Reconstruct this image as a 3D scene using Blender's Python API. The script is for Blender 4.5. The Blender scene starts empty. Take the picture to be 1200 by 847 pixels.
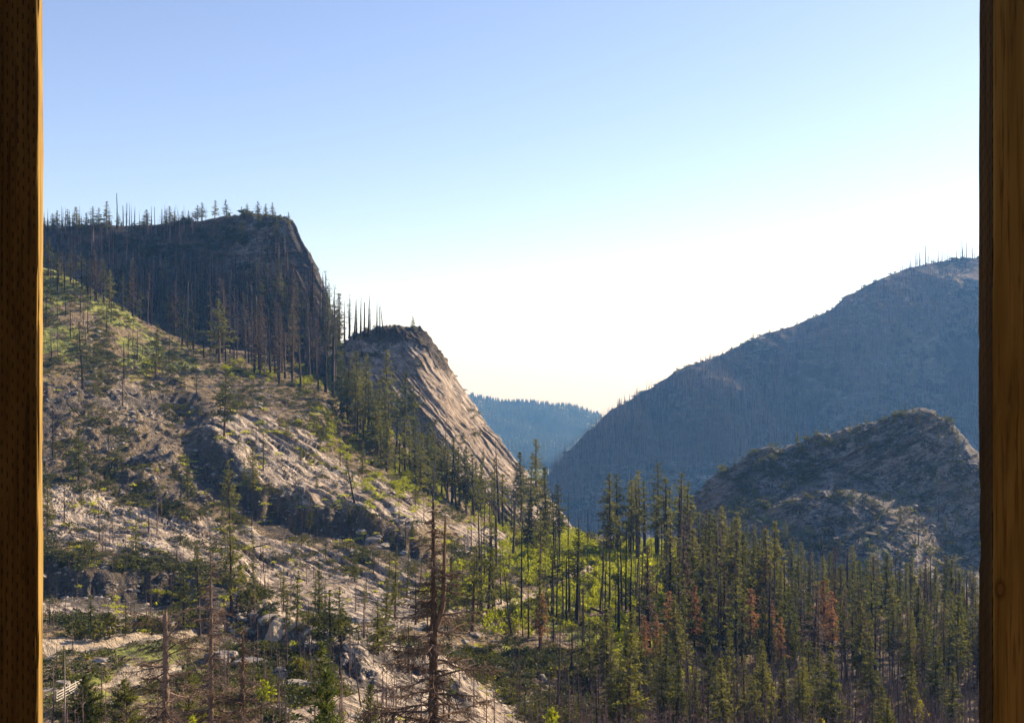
import bpy, math, random
import numpy as np
from mathutils import Vector, Matrix

rng = np.random.default_rng(7)
random.seed(7)
SC = bpy.context.scene
COL = SC.collection
F = 1287.0
CX, CY = 600.0, 423.5
# light: direction towards the sun (azimuth measured from the view axis +Y to the right)
SUN_AZ, SUN_EL = math.radians(55), math.radians(29)

# ------------------------------------------------------------------ noise
def _hash(ix, iy, iz, seed):
    h = (ix * 374761393 + iy * 668265263 + iz * 2147483647 + seed * 1274126177) & 0xFFFFFFFF
    h = ((h ^ (h >> 13)) * 1274126177) & 0xFFFFFFFF
    h = ((h ^ (h >> 16)) * 2246822519) & 0xFFFFFFFF
    return ((h ^ (h >> 15)) & 0xFFFFFF) / float(0xFFFFFF)

def vnoise(x, y, z=None, seed=0):
    if z is None: z = np.zeros_like(x)
    xi, yi, zi = np.floor(x).astype(np.int64), np.floor(y).astype(np.int64), np.floor(z).astype(np.int64)
    fx, fy, fz = x - xi, y - yi, z - zi
    fx = fx * fx * fx * (fx * (fx * 6 - 15) + 10); fy = fy * fy * fy * (fy * (fy * 6 - 15) + 10); fz = fz * fz * (3 - 2 * fz)
    r = 0
    for a in (0, 1):
        wx = fx if a else 1 - fx
        for b in (0, 1):
            wy = fy if b else 1 - fy
            for c in (0, 1):
                wz = fz if c else 1 - fz
                r = r + wx * wy * wz * _hash(xi + a, yi + b, zi + c, seed)
    return r * 2 - 1

def fbm(x, y, z=None, octv=4, seed=0, gain=.5):
    a, s, t = 1.0, 0.0, 0.0
    for o in range(octv):
        k = 2.03 ** o
        s = s + a * vnoise(x * k + 17.3 * o, y * k - 9.1 * o, None if z is None else z * k, seed + o)
        t += a; a *= gain
    return s / t

def sstep(a, b, x):
    t = np.clip((x - a) / (b - a), 0, 1)
    return t * t * (3 - 2 * t)

def in_poly(px, py, poly):
    r = np.zeros(px.shape, bool)
    n = len(poly); j = n - 1
    for i in range(n):
        xi, yi = poly[i]; xj, yj = poly[j]
        c = ((yi > py) != (yj > py)) & (px < (xj - xi) * (py - yi) / (yj - yi + 1e-9) + xi)
        r ^= c; j = i
    return r

def dist_line(px, py, line):
    """signed distance (positive = above the line on the picture, i.e. smaller y) and nearest distance to a polyline running left to right"""
    d = np.full(px.shape, 1e9)
    for (x0, y0), (x1, y1) in zip(line[:-1], line[1:]):
        vx, vy = x1 - x0, y1 - y0
        t = np.clip(((px - x0) * vx + (py - y0) * vy) / (vx * vx + vy * vy), 0, 1)
        d = np.minimum(d, np.hypot(px - x0 - t * vx, py - y0 - t * vy))
    xs = [p[0] for p in line]; ys = [p[1] for p in line]
    return d, np.interp(px, xs, ys) - py

# ------------------------------------------------------------------ mesh helpers
def raw_mesh(name, V, Fc, mats=(), midx=None, smooth=False, uv=None):
    """V (n,3); Fc (m,k) with k = 3 or 4, or a list of such arrays"""
    if not isinstance(Fc, (list, tuple)): Fc = [Fc]
    Fc = [np.asarray(f, np.int64) for f in Fc if len(f)]
    me = bpy.data.meshes.new(name)
    V = np.asarray(V, np.float32)
    me.vertices.add(len(V)); me.vertices.foreach_set('co', V.ravel())
    loops = np.concatenate([f.ravel() for f in Fc]).astype(np.int32)
    sizes = np.concatenate([np.full(len(f), f.shape[1]) for f in Fc]).astype(np.int32)
    starts = np.concatenate([[0], np.cumsum(sizes)[:-1]]).astype(np.int32)
    me.loops.add(len(loops)); me.loops.foreach_set('vertex_index', loops)
    me.polygons.add(len(sizes)); me.polygons.foreach_set('loop_start', starts)
    for m in mats: me.materials.append(m)
    if midx is not None: me.polygons.foreach_set('material_index', np.asarray(midx, np.int32))
    me.polygons.foreach_set('use_smooth', np.full(len(sizes), smooth))
    me.update(calc_edges=True); me.validate()
    return me

def link(name, data, parent=None):
    o = bpy.data.objects.new(name, data); COL.objects.link(o)
    if parent is not None: o.parent = parent
    return o

def tag(o, label=None, cat=None, group=None, kind=None):
    if label: o['label'] = label
    if cat: o['category'] = cat
    if group: o['group'] = group
    if kind: o['kind'] = kind
    return o

class MB:
    """collects tubes, quads and boxes into one mesh"""
    def __init__(s): s.V = []; s.Q = []; s.T = []; s.n = 0; s.qm = []; s.tm = []
    def add(s, V, Q=None, T=None, m=0):
        V = np.asarray(V, float)
        if Q is not None and len(Q): s.Q.append(np.asarray(Q, int) + s.n); s.qm.append(np.full(len(Q), m))
        if T is not None and len(T): s.T.append(np.asarray(T, int) + s.n); s.tm.append(np.full(len(T), m))
        s.V.append(V); s.n += len(V)
    def tube(s, P, R, sides=6, m=0, cap=True, jag=0.0):
        P = np.asarray(P, float); R = np.asarray(R, float); n = len(P)
        D = np.gradient(P, axis=0); D /= np.linalg.norm(D, axis=1)[:, None] + 1e-9
        ref = np.where(np.abs(D[:, 2:3]) > .9, np.array([[1., 0, 0]]), np.array([[0., 0, 1]]))
        A = np.cross(D, ref); A /= np.linalg.norm(A, axis=1)[:, None] + 1e-9
        B = np.cross(D, A)
        th = np.arange(sides) * 2 * math.pi / sides
        ring = P[:, None, :] + R[:, None, None] * (np.cos(th)[None, :, None] * A[:, None, :] + np.sin(th)[None, :, None] * B[:, None, :])
        if jag: ring[-1] += D[-1] * (rng.random(sides)[:, None] - .3) * jag
        V = ring.reshape(-1, 3)
        i = np.arange(n - 1)[:, None] * sides; j = np.arange(sides)[None, :]; k = (j + 1) % sides
        Q = np.stack([i + j, i + k, i + sides + k, i + sides + j], -1).reshape(-1, 4)
        T = None
        if cap:
            V = np.vstack([V, P[-1:] - D[-1] * jag * .5]); c = len(V) - 1
            T = [[(n - 1) * sides + a, (n - 1) * sides + (a + 1) % sides, c] for a in range(sides)]
        s.add(V, Q, T, m)
    def box(s, x0, x1, y0, y1, z0, z1, m=0):
        V = [[x, y, z] for z in (z0, z1) for y in (y0, y1) for x in (x0, x1)]
        s.add(V, [[0, 2, 3, 1], [4, 5, 7, 6], [0, 1, 5, 4], [2, 6, 7, 3], [0, 4, 6, 2], [1, 3, 7, 5]], None, m)
    def arrays(s):
        V = np.vstack(s.V); Fs = []; M = []
        if s.Q: Fs.append(np.vstack(s.Q)); M.append(np.concatenate(s.qm))
        if s.T: Fs.append(np.vstack(s.T)); M.append(np.concatenate(s.tm))
        return V, Fs, np.concatenate(M)
    def mesh(s, name, mats, smooth=False):
        V, Fs, M = s.arrays()
        return raw_mesh(name, V, Fs, mats, M, smooth)

# ------------------------------------------------------------------ materials
def new_mat(name):
    m = bpy.data.materials.new(name); m.use_nodes = True
    nt = m.node_tree; nt.nodes.clear()
    out = nt.nodes.new('ShaderNodeOutputMaterial')
    return m, nt, out

class G:
    """small node-graph helper"""
    def __init__(s, nt): s.nt = nt
    def n(s, t, **kw):
        nd = s.nt.nodes.new(t)
        for k, v in kw.items(): setattr(nd, k, v)
        return nd
    def l(s, a, b): s.nt.links.new(a, b)
    def val(s, sock, v):
        if hasattr(v, 'is_linked') or hasattr(v, 'links'): s.l(v, sock)
        else: sock.default_value = v
    def noise(s, vec, scale, detail=4, rough=.55, dist=0):
        n = s.n('ShaderNodeTexNoise'); s.l(vec, n.inputs['Vector'])
        n.inputs['Scale'].default_value = scale; n.inputs['Detail'].default_value = detail
        n.inputs['Roughness'].default_value = rough; n.inputs['Distortion'].default_value = dist
        return n.outputs['Fac']
    def ramp(s, fac, a, b):
        n = s.n('ShaderNodeMapRange', interpolation_type='SMOOTHSTEP'); s.l(fac, n.inputs['Value'])
        n.inputs['From Min'].default_value = a; n.inputs['From Max'].default_value = b
        return n.outputs['Result']
    def mix(s, f, a, b, mode='MIX'):
        n = s.n('ShaderNodeMix', data_type='RGBA', blend_type=mode)
        s.val(n.inputs[0], f)
        for sock, v in ((n.inputs[6], a), (n.inputs[7], b)):
            if isinstance(v, tuple): sock.default_value = (*v, 1)
            else: s.l(v, sock)
        return n.outputs[2]
    def math(s, op, a, b=None):
        n = s.n('ShaderNodeMath', operation=op); s.val(n.inputs[0], a)
        if b is not None: s.val(n.inputs[1], b)
        return n.outputs[0]
    def mapping(s, vec, scale=(1, 1, 1), rot=(0, 0, 0), kind='POINT'):
        n = s.n('ShaderNodeMapping', vector_type=kind); s.l(vec, n.inputs['Vector'])
        n.inputs['Scale'].default_value = scale; n.inputs['Rotation'].default_value = rot
        return n.outputs['Vector']
    def bsdf(s, col, rough=.85, spec=.2, bump=None, bstr=.5, bdist=.2):
        p = s.n('ShaderNodeBsdfPrincipled'); s.val(p.inputs['Base Color'], (*col, 1) if isinstance(col, tuple) else col)
        s.val(p.inputs['Roughness'], rough)
        p.inputs['Specular IOR Level'].default_value = spec
        if bump is not None:
            b = s.n('ShaderNodeBump'); s.l(bump, b.inputs['Height'])
            b.inputs['Strength'].default_value = bstr; b.inputs['Distance'].default_value = bdist
            s.l(b.outputs['Normal'], p.inputs['Normal'])
        return p.outputs['BSDF']

def terrain_mat(name, scale=1.0, rock_l=(.49, .405, .315), rock_d=(.15, .125, .103), soil_l=(.18, .132, .072), soil_d=(.070, .053, .034),
                grass_l=(.21, .22, .05), grass_d=(.085, .10, .028), strata_rot=(0, 0, 0), bdist=.5):
    m, nt, out = new_mat(name); g = G(nt)
    pos = g.n('ShaderNodeNewGeometry').outputs['Position']
    at = g.n('ShaderNodeAttribute', attribute_name='cover')
    sep = g.n('ShaderNodeSeparateColor'); g.l(at.outputs['Color'], sep.inputs[0])
    R, Gr, B, A = sep.outputs[0], sep.outputs[1], sep.outputs[2], at.outputs['Alpha']
    st = g.mapping(pos, (7.0, 1.0, 1.0), strata_rot, 'TEXTURE')      # stretched along the sheeting joints
    n1 = g.noise(pos, .035 * scale, 5); n2 = g.noise(pos, .35 * scale, 6, .62); n3 = g.noise(st, .45 * scale, 6, .6, .6)
    n4 = g.noise(pos, 1.6 * scale, 5, .65)
    nl = g.noise(st, .42 * scale, 3, .5, .8); nl2 = g.noise(st, 1.25 * scale, 3, .55, .6)
    line = g.math('MINIMUM', g.ramp(g.math('ABSOLUTE', g.math('SUBTRACT', nl, .5)), .006, .034), g.ramp(g.math('ABSOLUTE', g.math('SUBTRACT', nl2, .52)), .004, .045))
    crack = g.math('MAXIMUM', line, g.math('MULTIPLY', g.ramp(n2, .46, .60), .7))      # open joints come and go
    rock = g.mix(g.ramp(n3, .36, .60), rock_d, rock_l)
    n2s = g.noise(st, .75 * scale, 5, .6, .5)
    rock = g.mix(g.math('MULTIPLY', g.ramp(n2s, .54, .66), .85), rock, tuple(c * .34 for c in rock_d))          # dark lichen and water stains
    rock = g.mix(g.math('MULTIPLY', g.ramp(n4, .55, .75), .22), rock, tuple(min(1, c * 1.3) for c in rock_l))
    rock = g.mix(crack, tuple(c * .30 for c in rock_d), rock)
    rock = g.mix(g.math('MULTIPLY', g.ramp(n1, .45, .62), .35), rock, (.30, .22, .15))
    soil = g.mix(g.ramp(n2, .35, .65), soil_d, soil_l)
    soil = g.mix(g.math('MULTIPLY', g.ramp(n4, .56, .66), .8), soil, rock_l)            # stones in the soil
    grass = g.mix(g.ramp(n2, .36, .64), grass_d, grass_l)
    edge = g.math('ADD', g.math('MULTIPLY', g.math('SUBTRACT', n2, .5), 1.5), g.math('MULTIPLY', g.math('SUBTRACT', n4, .5), .9))
    def mask(c): return g.ramp(g.math('ADD', c, edge), .42, .58)
    col = g.mix(mask(R), soil, rock)
    col = g.mix(mask(Gr), col, grass)
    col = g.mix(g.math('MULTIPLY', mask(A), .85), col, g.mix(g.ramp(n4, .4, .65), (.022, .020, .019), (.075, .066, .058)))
    col = g.mix(mask(B), col, g.mix(n4, (.30, .235, .16), (.44, .36, .26)))
    h = g.math('ADD', g.math('MULTIPLY', n4, .28), g.math('ADD', g.math('MULTIPLY', n3, 1.3), g.math('MULTIPLY', crack, .5)))
    h = g.math('ADD', h, g.math('ADD', g.math('MULTIPLY', n2, .35), g.math('MULTIPLY', n2s, .8)))
    g.l(g.bsdf(col, .9, .15, h, .9, bdist / scale), out.inputs['Surface'])
    return m

def leaf_mat(name, c0, c1, trans=.45, tint=(1.25, 1.2, .55)):
    m, nt, out = new_mat(name); g = G(nt)
    pos = g.n('ShaderNodeNewGeometry').outputs['Position']
    oi = g.n('ShaderNodeObjectInfo').outputs['Random']
    f = g.math('ADD', g.math('MULTIPLY', g.noise(pos, .9, 3), .9), g.math('MULTIPLY', g.math('SUBTRACT', oi, .5), .5))
    col = g.mix(g.ramp(f, .25, .7), c0, c1)
    d = g.n('ShaderNodeBsdfDiffuse'); g.l(col, d.inputs['Color'])
    t = g.n('ShaderNodeBsdfTranslucent'); g.l(g.mix(1.0, col, tint, 'MULTIPLY'), t.inputs['Color'])
    gl = g.n('ShaderNodeBsdfGlossy'); gl.inputs['Roughness'].default_value = .6; gl.inputs['Color'].default_value = (.6, .6, .5, 1)
    a = g.n('ShaderNodeMixShader'); a.inputs[0].default_value = trans; g.l(d.outputs[0], a.inputs[1]); g.l(t.outputs[0], a.inputs[2])
    b = g.n('ShaderNodeMixShader'); b.inputs[0].default_value = .03; g.l(a.outputs[0], b.inputs[1]); g.l(gl.outputs[0], b.inputs[2])
    g.l(b.outputs[0], out.inputs['Surface'])
    return m

def bark_mat(name, c0, c1, scale=3.0, stretch=.15):
    m, nt, out = new_mat(name); g = G(nt)
    tc = g.n('ShaderNodeTexCoord').outputs['Object']
    v = g.mapping(tc, (1, 1, stretch))
    oi = g.n('ShaderNodeObjectInfo').outputs['Random']
    n = g.noise(v, scale, 5, .6)
    f = g.math('ADD', n, g.math('MULTIPLY', g.math('SUBTRACT', oi, .5), .35))
    col = g.mix(g.ramp(f, .35, .65), c0, c1)
    g.l(g.bsdf(col, .9, .1, n, .6, .03), out.inputs['Surface'])
    return m

M = {}
M['near'] = terrain_mat('granite_slope', 1.0, strata_rot=(0, math.radians(12), math.radians(-58)))
M['dome'] = terrain_mat('granite_dome', .8, rock_l=(.42, .345, .275), rock_d=(.135, .113, .095), strata_rot=(0, math.radians(52), 0))
M['peak'] = terrain_mat('burnt_granite', .6, rock_l=(.25, .23, .212), rock_d=(.095, .088, .082), soil_l=(.11, .088, .068), soil_d=(.055, .045, .037), grass_l=(.10, .11, .04), grass_d=(.05, .055, .025), bdist=.7)
M['knoll'] = terrain_mat('lichen_granite', .7, rock_l=(.26, .24, .222), rock_d=(.088, .082, .077), soil_l=(.085, .07, .05), soil_d=(.04, .034, .028), grass_l=(.12, .125, .045), grass_d=(.05, .056, .024), strata_rot=(0, math.radians(-28), 0), bdist=.6)
M['mount'] = terrain_mat('far_burnt_slope', .22, rock_l=(.24, .22, .215), rock_d=(.070, .062, .060), soil_l=(.062, .047, .044), soil_d=(.024, .019, .018), grass_l=(.12, .11, .05), grass_d=(.06, .06, .03), bdist=.8)
M['ridge'] = terrain_mat('far_forest_slope', .08, rock_l=(.07, .07, .055), rock_d=(.03, .035, .025), soil_l=(.04, .045, .03), soil_d=(.02, .025, .018), bdist=.9)
M['pine'] = leaf_mat('pine_needles', (.058, .070, .023), (.145, .146, .046), .54)
M['fir'] = leaf_mat('fir_needles', (.056, .066, .026), (.150, .148, .054), .56)
M['dark_pine'] = leaf_mat('dark_needles', (.028, .038, .018), (.062, .072, .028), .40)
M['young'] = leaf_mat('young_needles', (.062, .082, .022), (.135, .155, .040), .5)
M['rust'] = leaf_mat('rust_needles', (.18, .100, .050), (.30, .175, .090), .48, (1.15, 1.0, .8))
M['brown'] = leaf_mat('brown_needles', (.070, .052, .040), (.125, .092, .066), .4, (1.1, 1, .8))
M['shrub'] = leaf_mat('shrub_leaves', (.055, .062, .020), (.13, .13, .038), .45)
M['bright'] = leaf_mat('spring_leaves', (.24, .27, .020), (.42, .44, .045), .6)
M['yellow'] = leaf_mat('yellow_leaves', (.32, .30, .02), (.52, .46, .05), .55)
M['bark'] = bark_mat('pine_bark', (.045, .032, .024), (.13, .085, .055))
M['char'] = bark_mat('charred_wood', (.018, .015, .014), (.082, .062, .053))
M['twig'] = bark_mat('dead_twigs', (.090, .066, .056), (.20, .15, .124))
M['sapling'] = bark_mat('dead_saplings', (.105, .070, .062), (.20, .14, .122))
M['redwood'] = bark_mat('dead_red_bark', (.075, .049, .034), (.19, .124, .084), 9, .3)
M['silver'] = bark_mat('weathered_wood', (.20, .17, .145), (.36, .31, .26))

# ------------------------------------------------------------------ terrain
def world(px, py, d):
    return np.stack([(px - CX) / F * d, d, (CY - py) / F * d], -1)

def screen(V):
    return CX + V[..., 0] / V[..., 1] * F, CY - V[..., 2] / V[..., 1] * F, V[..., 1]

TERR = []      # (vertices, normals, cover) of every visible terrain sheet, for planting

def grid_normals(V):
    a = np.gradient(V, axis=1); b = np.gradient(V, axis=0)
    n = np.cross(a, b); n /= np.linalg.norm(n, axis=-1, keepdims=True) + 1e-9
    return np.where(n[..., 2:3] < 0, -n, n)

def grid_mesh(name, V, cover, mat, kind='structure', plant=True):
    nr, nc = V.shape[:2]
    i = np.arange(nr - 1)[:, None] * nc; j = np.arange(nc - 1)[None, :]
    Q = np.stack([i + j, i + j + 1, i + nc + j + 1, i + nc + j], -1).reshape(-1, 4)
    # faces wound so that they look up / towards the viewer
    me = raw_mesh(name, V.reshape(-1, 3), Q, [mat], None, True)
    at = me.color_attributes.new('cover', 'FLOAT_COLOR', 'POINT')
    at.data.foreach_set('color', np.ascontiguousarray(cover.reshape(-1, 4), np.float32).ravel())
    o = link(name, me); tag(o, kind=kind)
    if plant: TERR.append((V.reshape(-1, 3), grid_normals(V).reshape(-1, 3), cover.reshape(-1, 4)))
    return o

def strata(px, py, lam, ang, seed, warp=1.0, sharp=.12):
    """sheeting ledges: a slow rise ending in a short drop, running down to the right at angle ang on the slope"""
    c, s = math.cos(ang), math.sin(ang)
    q = py * c - px * s; r = px * c + py * s
    w = fbm(r / (lam * 14), q / (lam * 5), None, 3, seed) * warp * 1.1 + fbm(r / (lam * 2.4), q / (lam * 1.2), None, 3, seed + 9) * .12
    ph = q / lam + w
    f = ph - np.floor(ph)
    h = np.where(f < 1 - sharp, f / (1 - sharp), (1 - f) / sharp)
    a = _hash(np.floor(ph).astype(np.int64), np.floor(r / (lam * 7) + w).astype(np.int64) * 0, np.zeros_like(px, np.int64), seed)
    m = np.clip(.30 + 1.9 * fbm(r / (lam * 8), q / (lam * 1.3), None, 3, seed + 5), 0, 1.3)
    return (h - .5) * m * (.5 + a)

# --- near ground: control points (picture column: list of (distance, picture row)) -> thin-plate spline in (column, log distance)
CTRL = {
    -400: [(85, 870), (140, 790), (230, 640), (320, 530), (420, 400), (480, 340), (520, 290), (640, 330), (1000, 720)],
    50: [(85, 868), (103, 832), (150, 757), (185, 716), (205, 697), (250, 628), (290, 562), (360, 468), (430, 385), (480, 324), (600, 400), (1000, 760)],
    130: [(85, 868), (103, 832), (150, 755), (190, 710), (208, 694), (252, 630), (295, 562), (362, 475), (430, 410), (480, 360), (600, 430), (1000, 770)],
    200: [(85, 868), (105, 830), (150, 752), (190, 712), (212, 695), (255, 632), (300, 560), (370, 483), (430, 440), (475, 404), (600, 450), (1000, 780)],
    350: [(85, 870), (110, 818), (160, 742), (200, 700), (250, 640), (290, 596), (340, 520), (390, 478), (450, 444), (500, 432), (600, 450), (1000, 800)],
    500: [(85, 880), (115, 830), (165, 738), (210, 690), (260, 645), (300, 610), (350, 578), (400, 558), (440, 546), (520, 560), (1000, 820)],
    600: [(85, 900), (120, 850), (150, 800), (190, 722), (240, 682), (290, 652), (340, 632), (400, 618), (450, 612), (520, 640), (1000, 820)],
    700: [(85, 930), (130, 850), (160, 790), (200, 732), (250, 690), (300, 660), (350, 644), (400, 634), (440, 634), (520, 665), (1000, 830)],
    800: [(85, 960), (135, 862), (170, 805), (210, 752), (260, 706), (310, 675), (360, 656), (410, 646), (460, 650), (520, 672), (1000, 830)],
    950: [(85, 960), (140, 872), (180, 820), (230, 770), (290, 728), (350, 702), (410, 687), (470, 686), (540, 700), (1000, 840)],
    1150: [(85, 960), (140, 875), (180, 824), (230, 775), (290, 732), (350, 706), (410, 690), (470, 688), (540, 702), (1000, 840)],
    1600: [(85, 960), (140, 875), (180, 824), (230, 775), (290, 732), (350, 706), (410, 690), (470, 688), (540, 702), (1000, 840)],
}
cp = np.array([(px / 350.0, math.log(d) * 1.6, y) for px, l in CTRL.items() for d, y in l])
def tps_fit(P, z, lam=2e-4):
    r = np.linalg.norm(P[:, None] - P[None], axis=-1)
    K = np.where(r > 0, r * r * np.log(r + 1e-12), 0) + lam * np.eye(len(P))
    A = np.hstack([np.ones((len(P), 1)), P]); n = len(P)
    L = np.block([[K, A], [A.T, np.zeros((3, 3))]])
    return np.linalg.solve(L, np.concatenate([z, np.zeros(3)]))
W = tps_fit(cp[:, :2], cp[:, 2])
def near_row(px, d):
    out = np.empty(px.shape)
    for i in range(px.shape[0]):
        q = np.stack([px[i] / 350.0, np.log(d[i]) * 1.6], -1)
        r2 = ((q[:, None] - cp[None, :, :2]) ** 2).sum(-1)
        out[i] = (.5 * r2 * np.log(r2 + 1e-12)) @ W[:-3] + W[-3] + q @ W[-2:]
    return out

pxs = np.concatenate([np.arange(-420, -40, 9.0), np.arange(-40, 1240, 1.7), np.arange(1240, 1620, 9.0)])
ds = np.concatenate([np.geomspace(2.0, 84, 40), np.geomspace(85, 560, 560), np.geomspace(566, 1000, 30)])
PX, D = np.meshgrid(pxs, ds)
nearm = D < 85
PY = near_row(PX, np.maximum(D, 85))
Z = (CY - PY) / F * np.maximum(D, 85)
t = np.clip((D - 2) / 83, 0, 1) ** .62
Z = np.where(nearm, -2.6 + (Z + 2.6) * t, Z)
V = np.stack([(PX - CX) / F * D, D, Z], -1)
wx, wy = V[..., 0], V[..., 1]
qpx, qpy = PX, PY
far_ok = sstep(70, 100, D) * (1 - sstep(560, 640, D))
m_per_px = D / F

def soft_poly(poly, soft=10, wob=12, seed=3):
    """mask of a patch of ground given by its outline, with an uneven border"""
    qx = qpx + fbm(qpx / 28, qpy / 18, None, 3, seed) * wob; qy = qpy + fbm(qpx / 28, qpy / 18, None, 3, seed + 40) * wob * .7
    ins = in_poly(qx, qy, poly)
    d, _ = dist_line(qx, qy, poly + [poly[0]])
    return sstep(-soft, soft, np.where(ins, d, -d))

# bare granite slabs, scree, grass
slabA = soft_poly([(20, 552), (95, 568), (180, 592), (262, 625), (320, 655), (420, 690), (450, 722), (330, 722), (300, 712), (238, 694), (150, 672), (20, 645)], 8)
slabB = soft_poly([(262, 476), (320, 482), (372, 512), (424, 548), (470, 575), (505, 604), (520, 628), (470, 634), (410, 618), (350, 602), (300, 575), (262, 545), (240, 510)], 7)
slabC = soft_poly([(285, 722), (400, 745), (520, 775), (610, 835), (640, 900), (330, 900), (340, 835), (420, 815), (380, 780)], 10)
slabD = soft_poly([(525, 618), (570, 622), (618, 640), (600, 660), (545, 650)], 6)
slabE = soft_poly([(395, 640), (470, 655), (500, 690), (430, 690), (380, 664)], 6, 14)
slabF = soft_poly([(236, 598), (300, 612), (380, 640), (440, 668), (500, 712), (480, 728), (400, 726), (330, 708), (270, 690), (240, 650)], 8, 12)
slabG = soft_poly([(40, 700), (130, 702), (200, 712), (190, 728), (90, 724), (40, 722)], 6, 8) * .8
slabs = np.clip(slabA + slabB + slabC + slabD + slabE + .85 * slabF + slabG, 0, 1)
scree = soft_poly([(20, 455), (130, 445), (240, 468), (300, 520), (290, 560), (240, 600), (180, 585), (90, 560), (20, 545)], 14, 20)
shoulder = soft_poly([(20, 300), (60, 318), (130, 355), (205, 408), (230, 432), (150, 425), (90, 420), (20, 410)], 16, 26)
meadow = soft_poly([(655, 632), (700, 634), (760, 640), (800, 652), (770, 668), (730, 676), (690, 690), (668, 672)], 8, 16)
midgreen = soft_poly([(545, 655), (640, 640), (800, 660), (830, 700), (780, 765), (690, 790), (620, 760), (540, 720)], 24, 40)
clearing = soft_poly([(40, 765), (100, 752), (200, 756), (245, 780), (235, 815), (140, 830), (40, 836)], 10, 16)
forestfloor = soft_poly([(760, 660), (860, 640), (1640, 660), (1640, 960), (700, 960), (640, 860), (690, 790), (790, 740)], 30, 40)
noiseA = fbm(wx / 22, wy / 30, None, 4, 21)
noiseB = fbm(wx / 7, wy / 10, None, 4, 33)

h = 9.0 * fbm(wx / 95, wy / 95, None, 3, 2) * sstep(120, 260, D) * .55
h += 1.9 * fbm(wx / 17, wy / 22, None, 4, 5) * (1 - .62 * slabs)
h += .55 * fbm(wx / 3.6, wy / 4.5, None, 4, 6) * (1 - .8 * slabs)
# bouldery ground outside the slabs
bl = np.maximum(0, fbm(wx / 2.6, wy / 3.6, None, 3, 8) - .05)
h += bl * 2.1 * (1 - slabs) * np.clip(.35 + scree + .5 * midgreen + .4 * noiseA, 0, 1.3) * (1 - .8 * clearing)
# sheeting ledges
ang = math.radians(24) * np.ones_like(PX)
stA = strata(qpx, qpy, 21, math.radians(21), 50) * 5 + strata(qpx, qpy, 8, math.radians(23), 60) * 6.5 + strata(qpx, qpy, 4.2, math.radians(20), 61) * 3.2
stB = strata(qpx, qpy, 24, math.radians(33), 70) * 5 + strata(qpx, qpy, 9, math.radians(35), 80) * 6 + strata(qpx, qpy, 4.6, math.radians(32), 81) * 3.2
stC = strata(qpx, qpy, 26, math.radians(18), 90) * 6 + strata(qpx, qpy, 10, math.radians(16), 95) * 6.5 + strata(qpx, qpy, 4.6, math.radians(18), 96) * 3.2
wB = sstep(215, 300, qpx + (qpy - 560) * .5) * sstep(640, 610, qpy)
wC = sstep(705, 735, qpy - (qpx - 400) * .03)
st = stA * (1 - wB) * (1 - wC) + stB * wB * (1 - wC) + stC * wC
h += st * m_per_px * (.30 + .70 * slabs) * (1 - .75 * forestfloor) * (1 - .85 * clearing) * (1 - .6 * shoulder)
cliff_shade = np.zeros_like(PX); footm = np.zeros_like(PX)
# larger rock steps: outline of the edge, height in pixels of drop, reach up the slope
for line, drop, up in [
    ([(-60, 684), (50, 688), (112, 696), (180, 700), (228, 708), (262, 718), (300, 728)], 40, 110),
    ([(232, 530), (262, 558), (305, 596), (362, 616), (420, 630), (470, 648), (515, 664)], 32, 75),
    ([(190, 470), (240, 492), (300, 530), (330, 562)], 12, 40),
    ([(225, 738), (262, 742), (300, 745), (345, 768), (400, 790), (450, 815)], 30, 50),
    ([(395, 760), (440, 782), (520, 812), (570, 850)], 17, 40),
    ([(520, 640), (560, 650), (600, 662)], 9, 30),
]:
    d, sg = dist_line(qpx + 5 * fbm(qpx / 14, qpy / 14, None, 3, 77), qpy + 7 * fbm(qpx / 18, qpy / 18, None, 3, 78), line)
    x0, x1 = line[0][0], line[-1][0]
    ends = sstep(x0 - 20, x0 + 25, qpx) * (1 - sstep(x1 - 35, x1 + 20, qpx))
    g = np.where(sg > 0, (.72 * sstep(0, 12, sg) + .28 * sstep(10, 22, sg)) * (1 - sstep(22, up, sg)), 0) * ends
    cliff_shade = np.maximum(cliff_shade, ends * sstep(-3, 0, sg) * (1 - sstep(11, 17, sg)) * (drop > 14))
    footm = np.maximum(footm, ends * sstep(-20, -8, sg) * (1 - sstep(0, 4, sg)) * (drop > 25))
    h += g * drop * .8 * m_per_px
# gully below the dome
h -= 5 * soft_poly([(395, 470), (470, 540), (560, 592), (640, 618), (620, 634), (540, 612), (450, 566), (385, 495)], 12, 10) * sstep(330, 380, D)
h *= far_ok
V[..., 2] += h
# covers
path = np.zeros_like(PX)
for line, wpx in [([(-60, 765), (60, 757), (105, 752), (150, 748), (182, 746), (230, 742)], 4.0), ([(300, 752), (345, 745), (400, 741), (450, 736), (500, 728), (545, 716)], 3.4), ([(540, 717), (585, 709), (612, 703), (640, 692), (670, 684), (700, 681)], 3.8), ([(110, 812), (140, 800), (180, 795), (215, 790)], 5.0)]:
    d, _ = dist_line(qpx + 3 * fbm(qpx / 30, qpy / 20, None, 2, 4), qpy + 2 * fbm(qpx / 25, qpy / 20, None, 2, 14), line)
    path = np.maximum(path, 1 - sstep(wpx * .8, wpx * 2.0, d))
rock = np.clip(.84 * slabs + .28 * scree + .14 + .25 * noiseA + .30 * noiseB, 0, 1)
rock = np.where(slabs > .5, np.clip(rock + .5 * noiseA, 0, 1), rock)
grass = np.clip(.95 * shoulder * (.55 + 1.1 * noiseB + .5 * noiseA) + 1.0 * meadow + midgreen * (.36 + .7 * noiseA + .55 * noiseB)
                + clearing * (.20 + .9 * noiseA) + .12 + .45 * noiseA + .25 * noiseB - .75 * slabs - .3 * scree, 0, 1)
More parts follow.
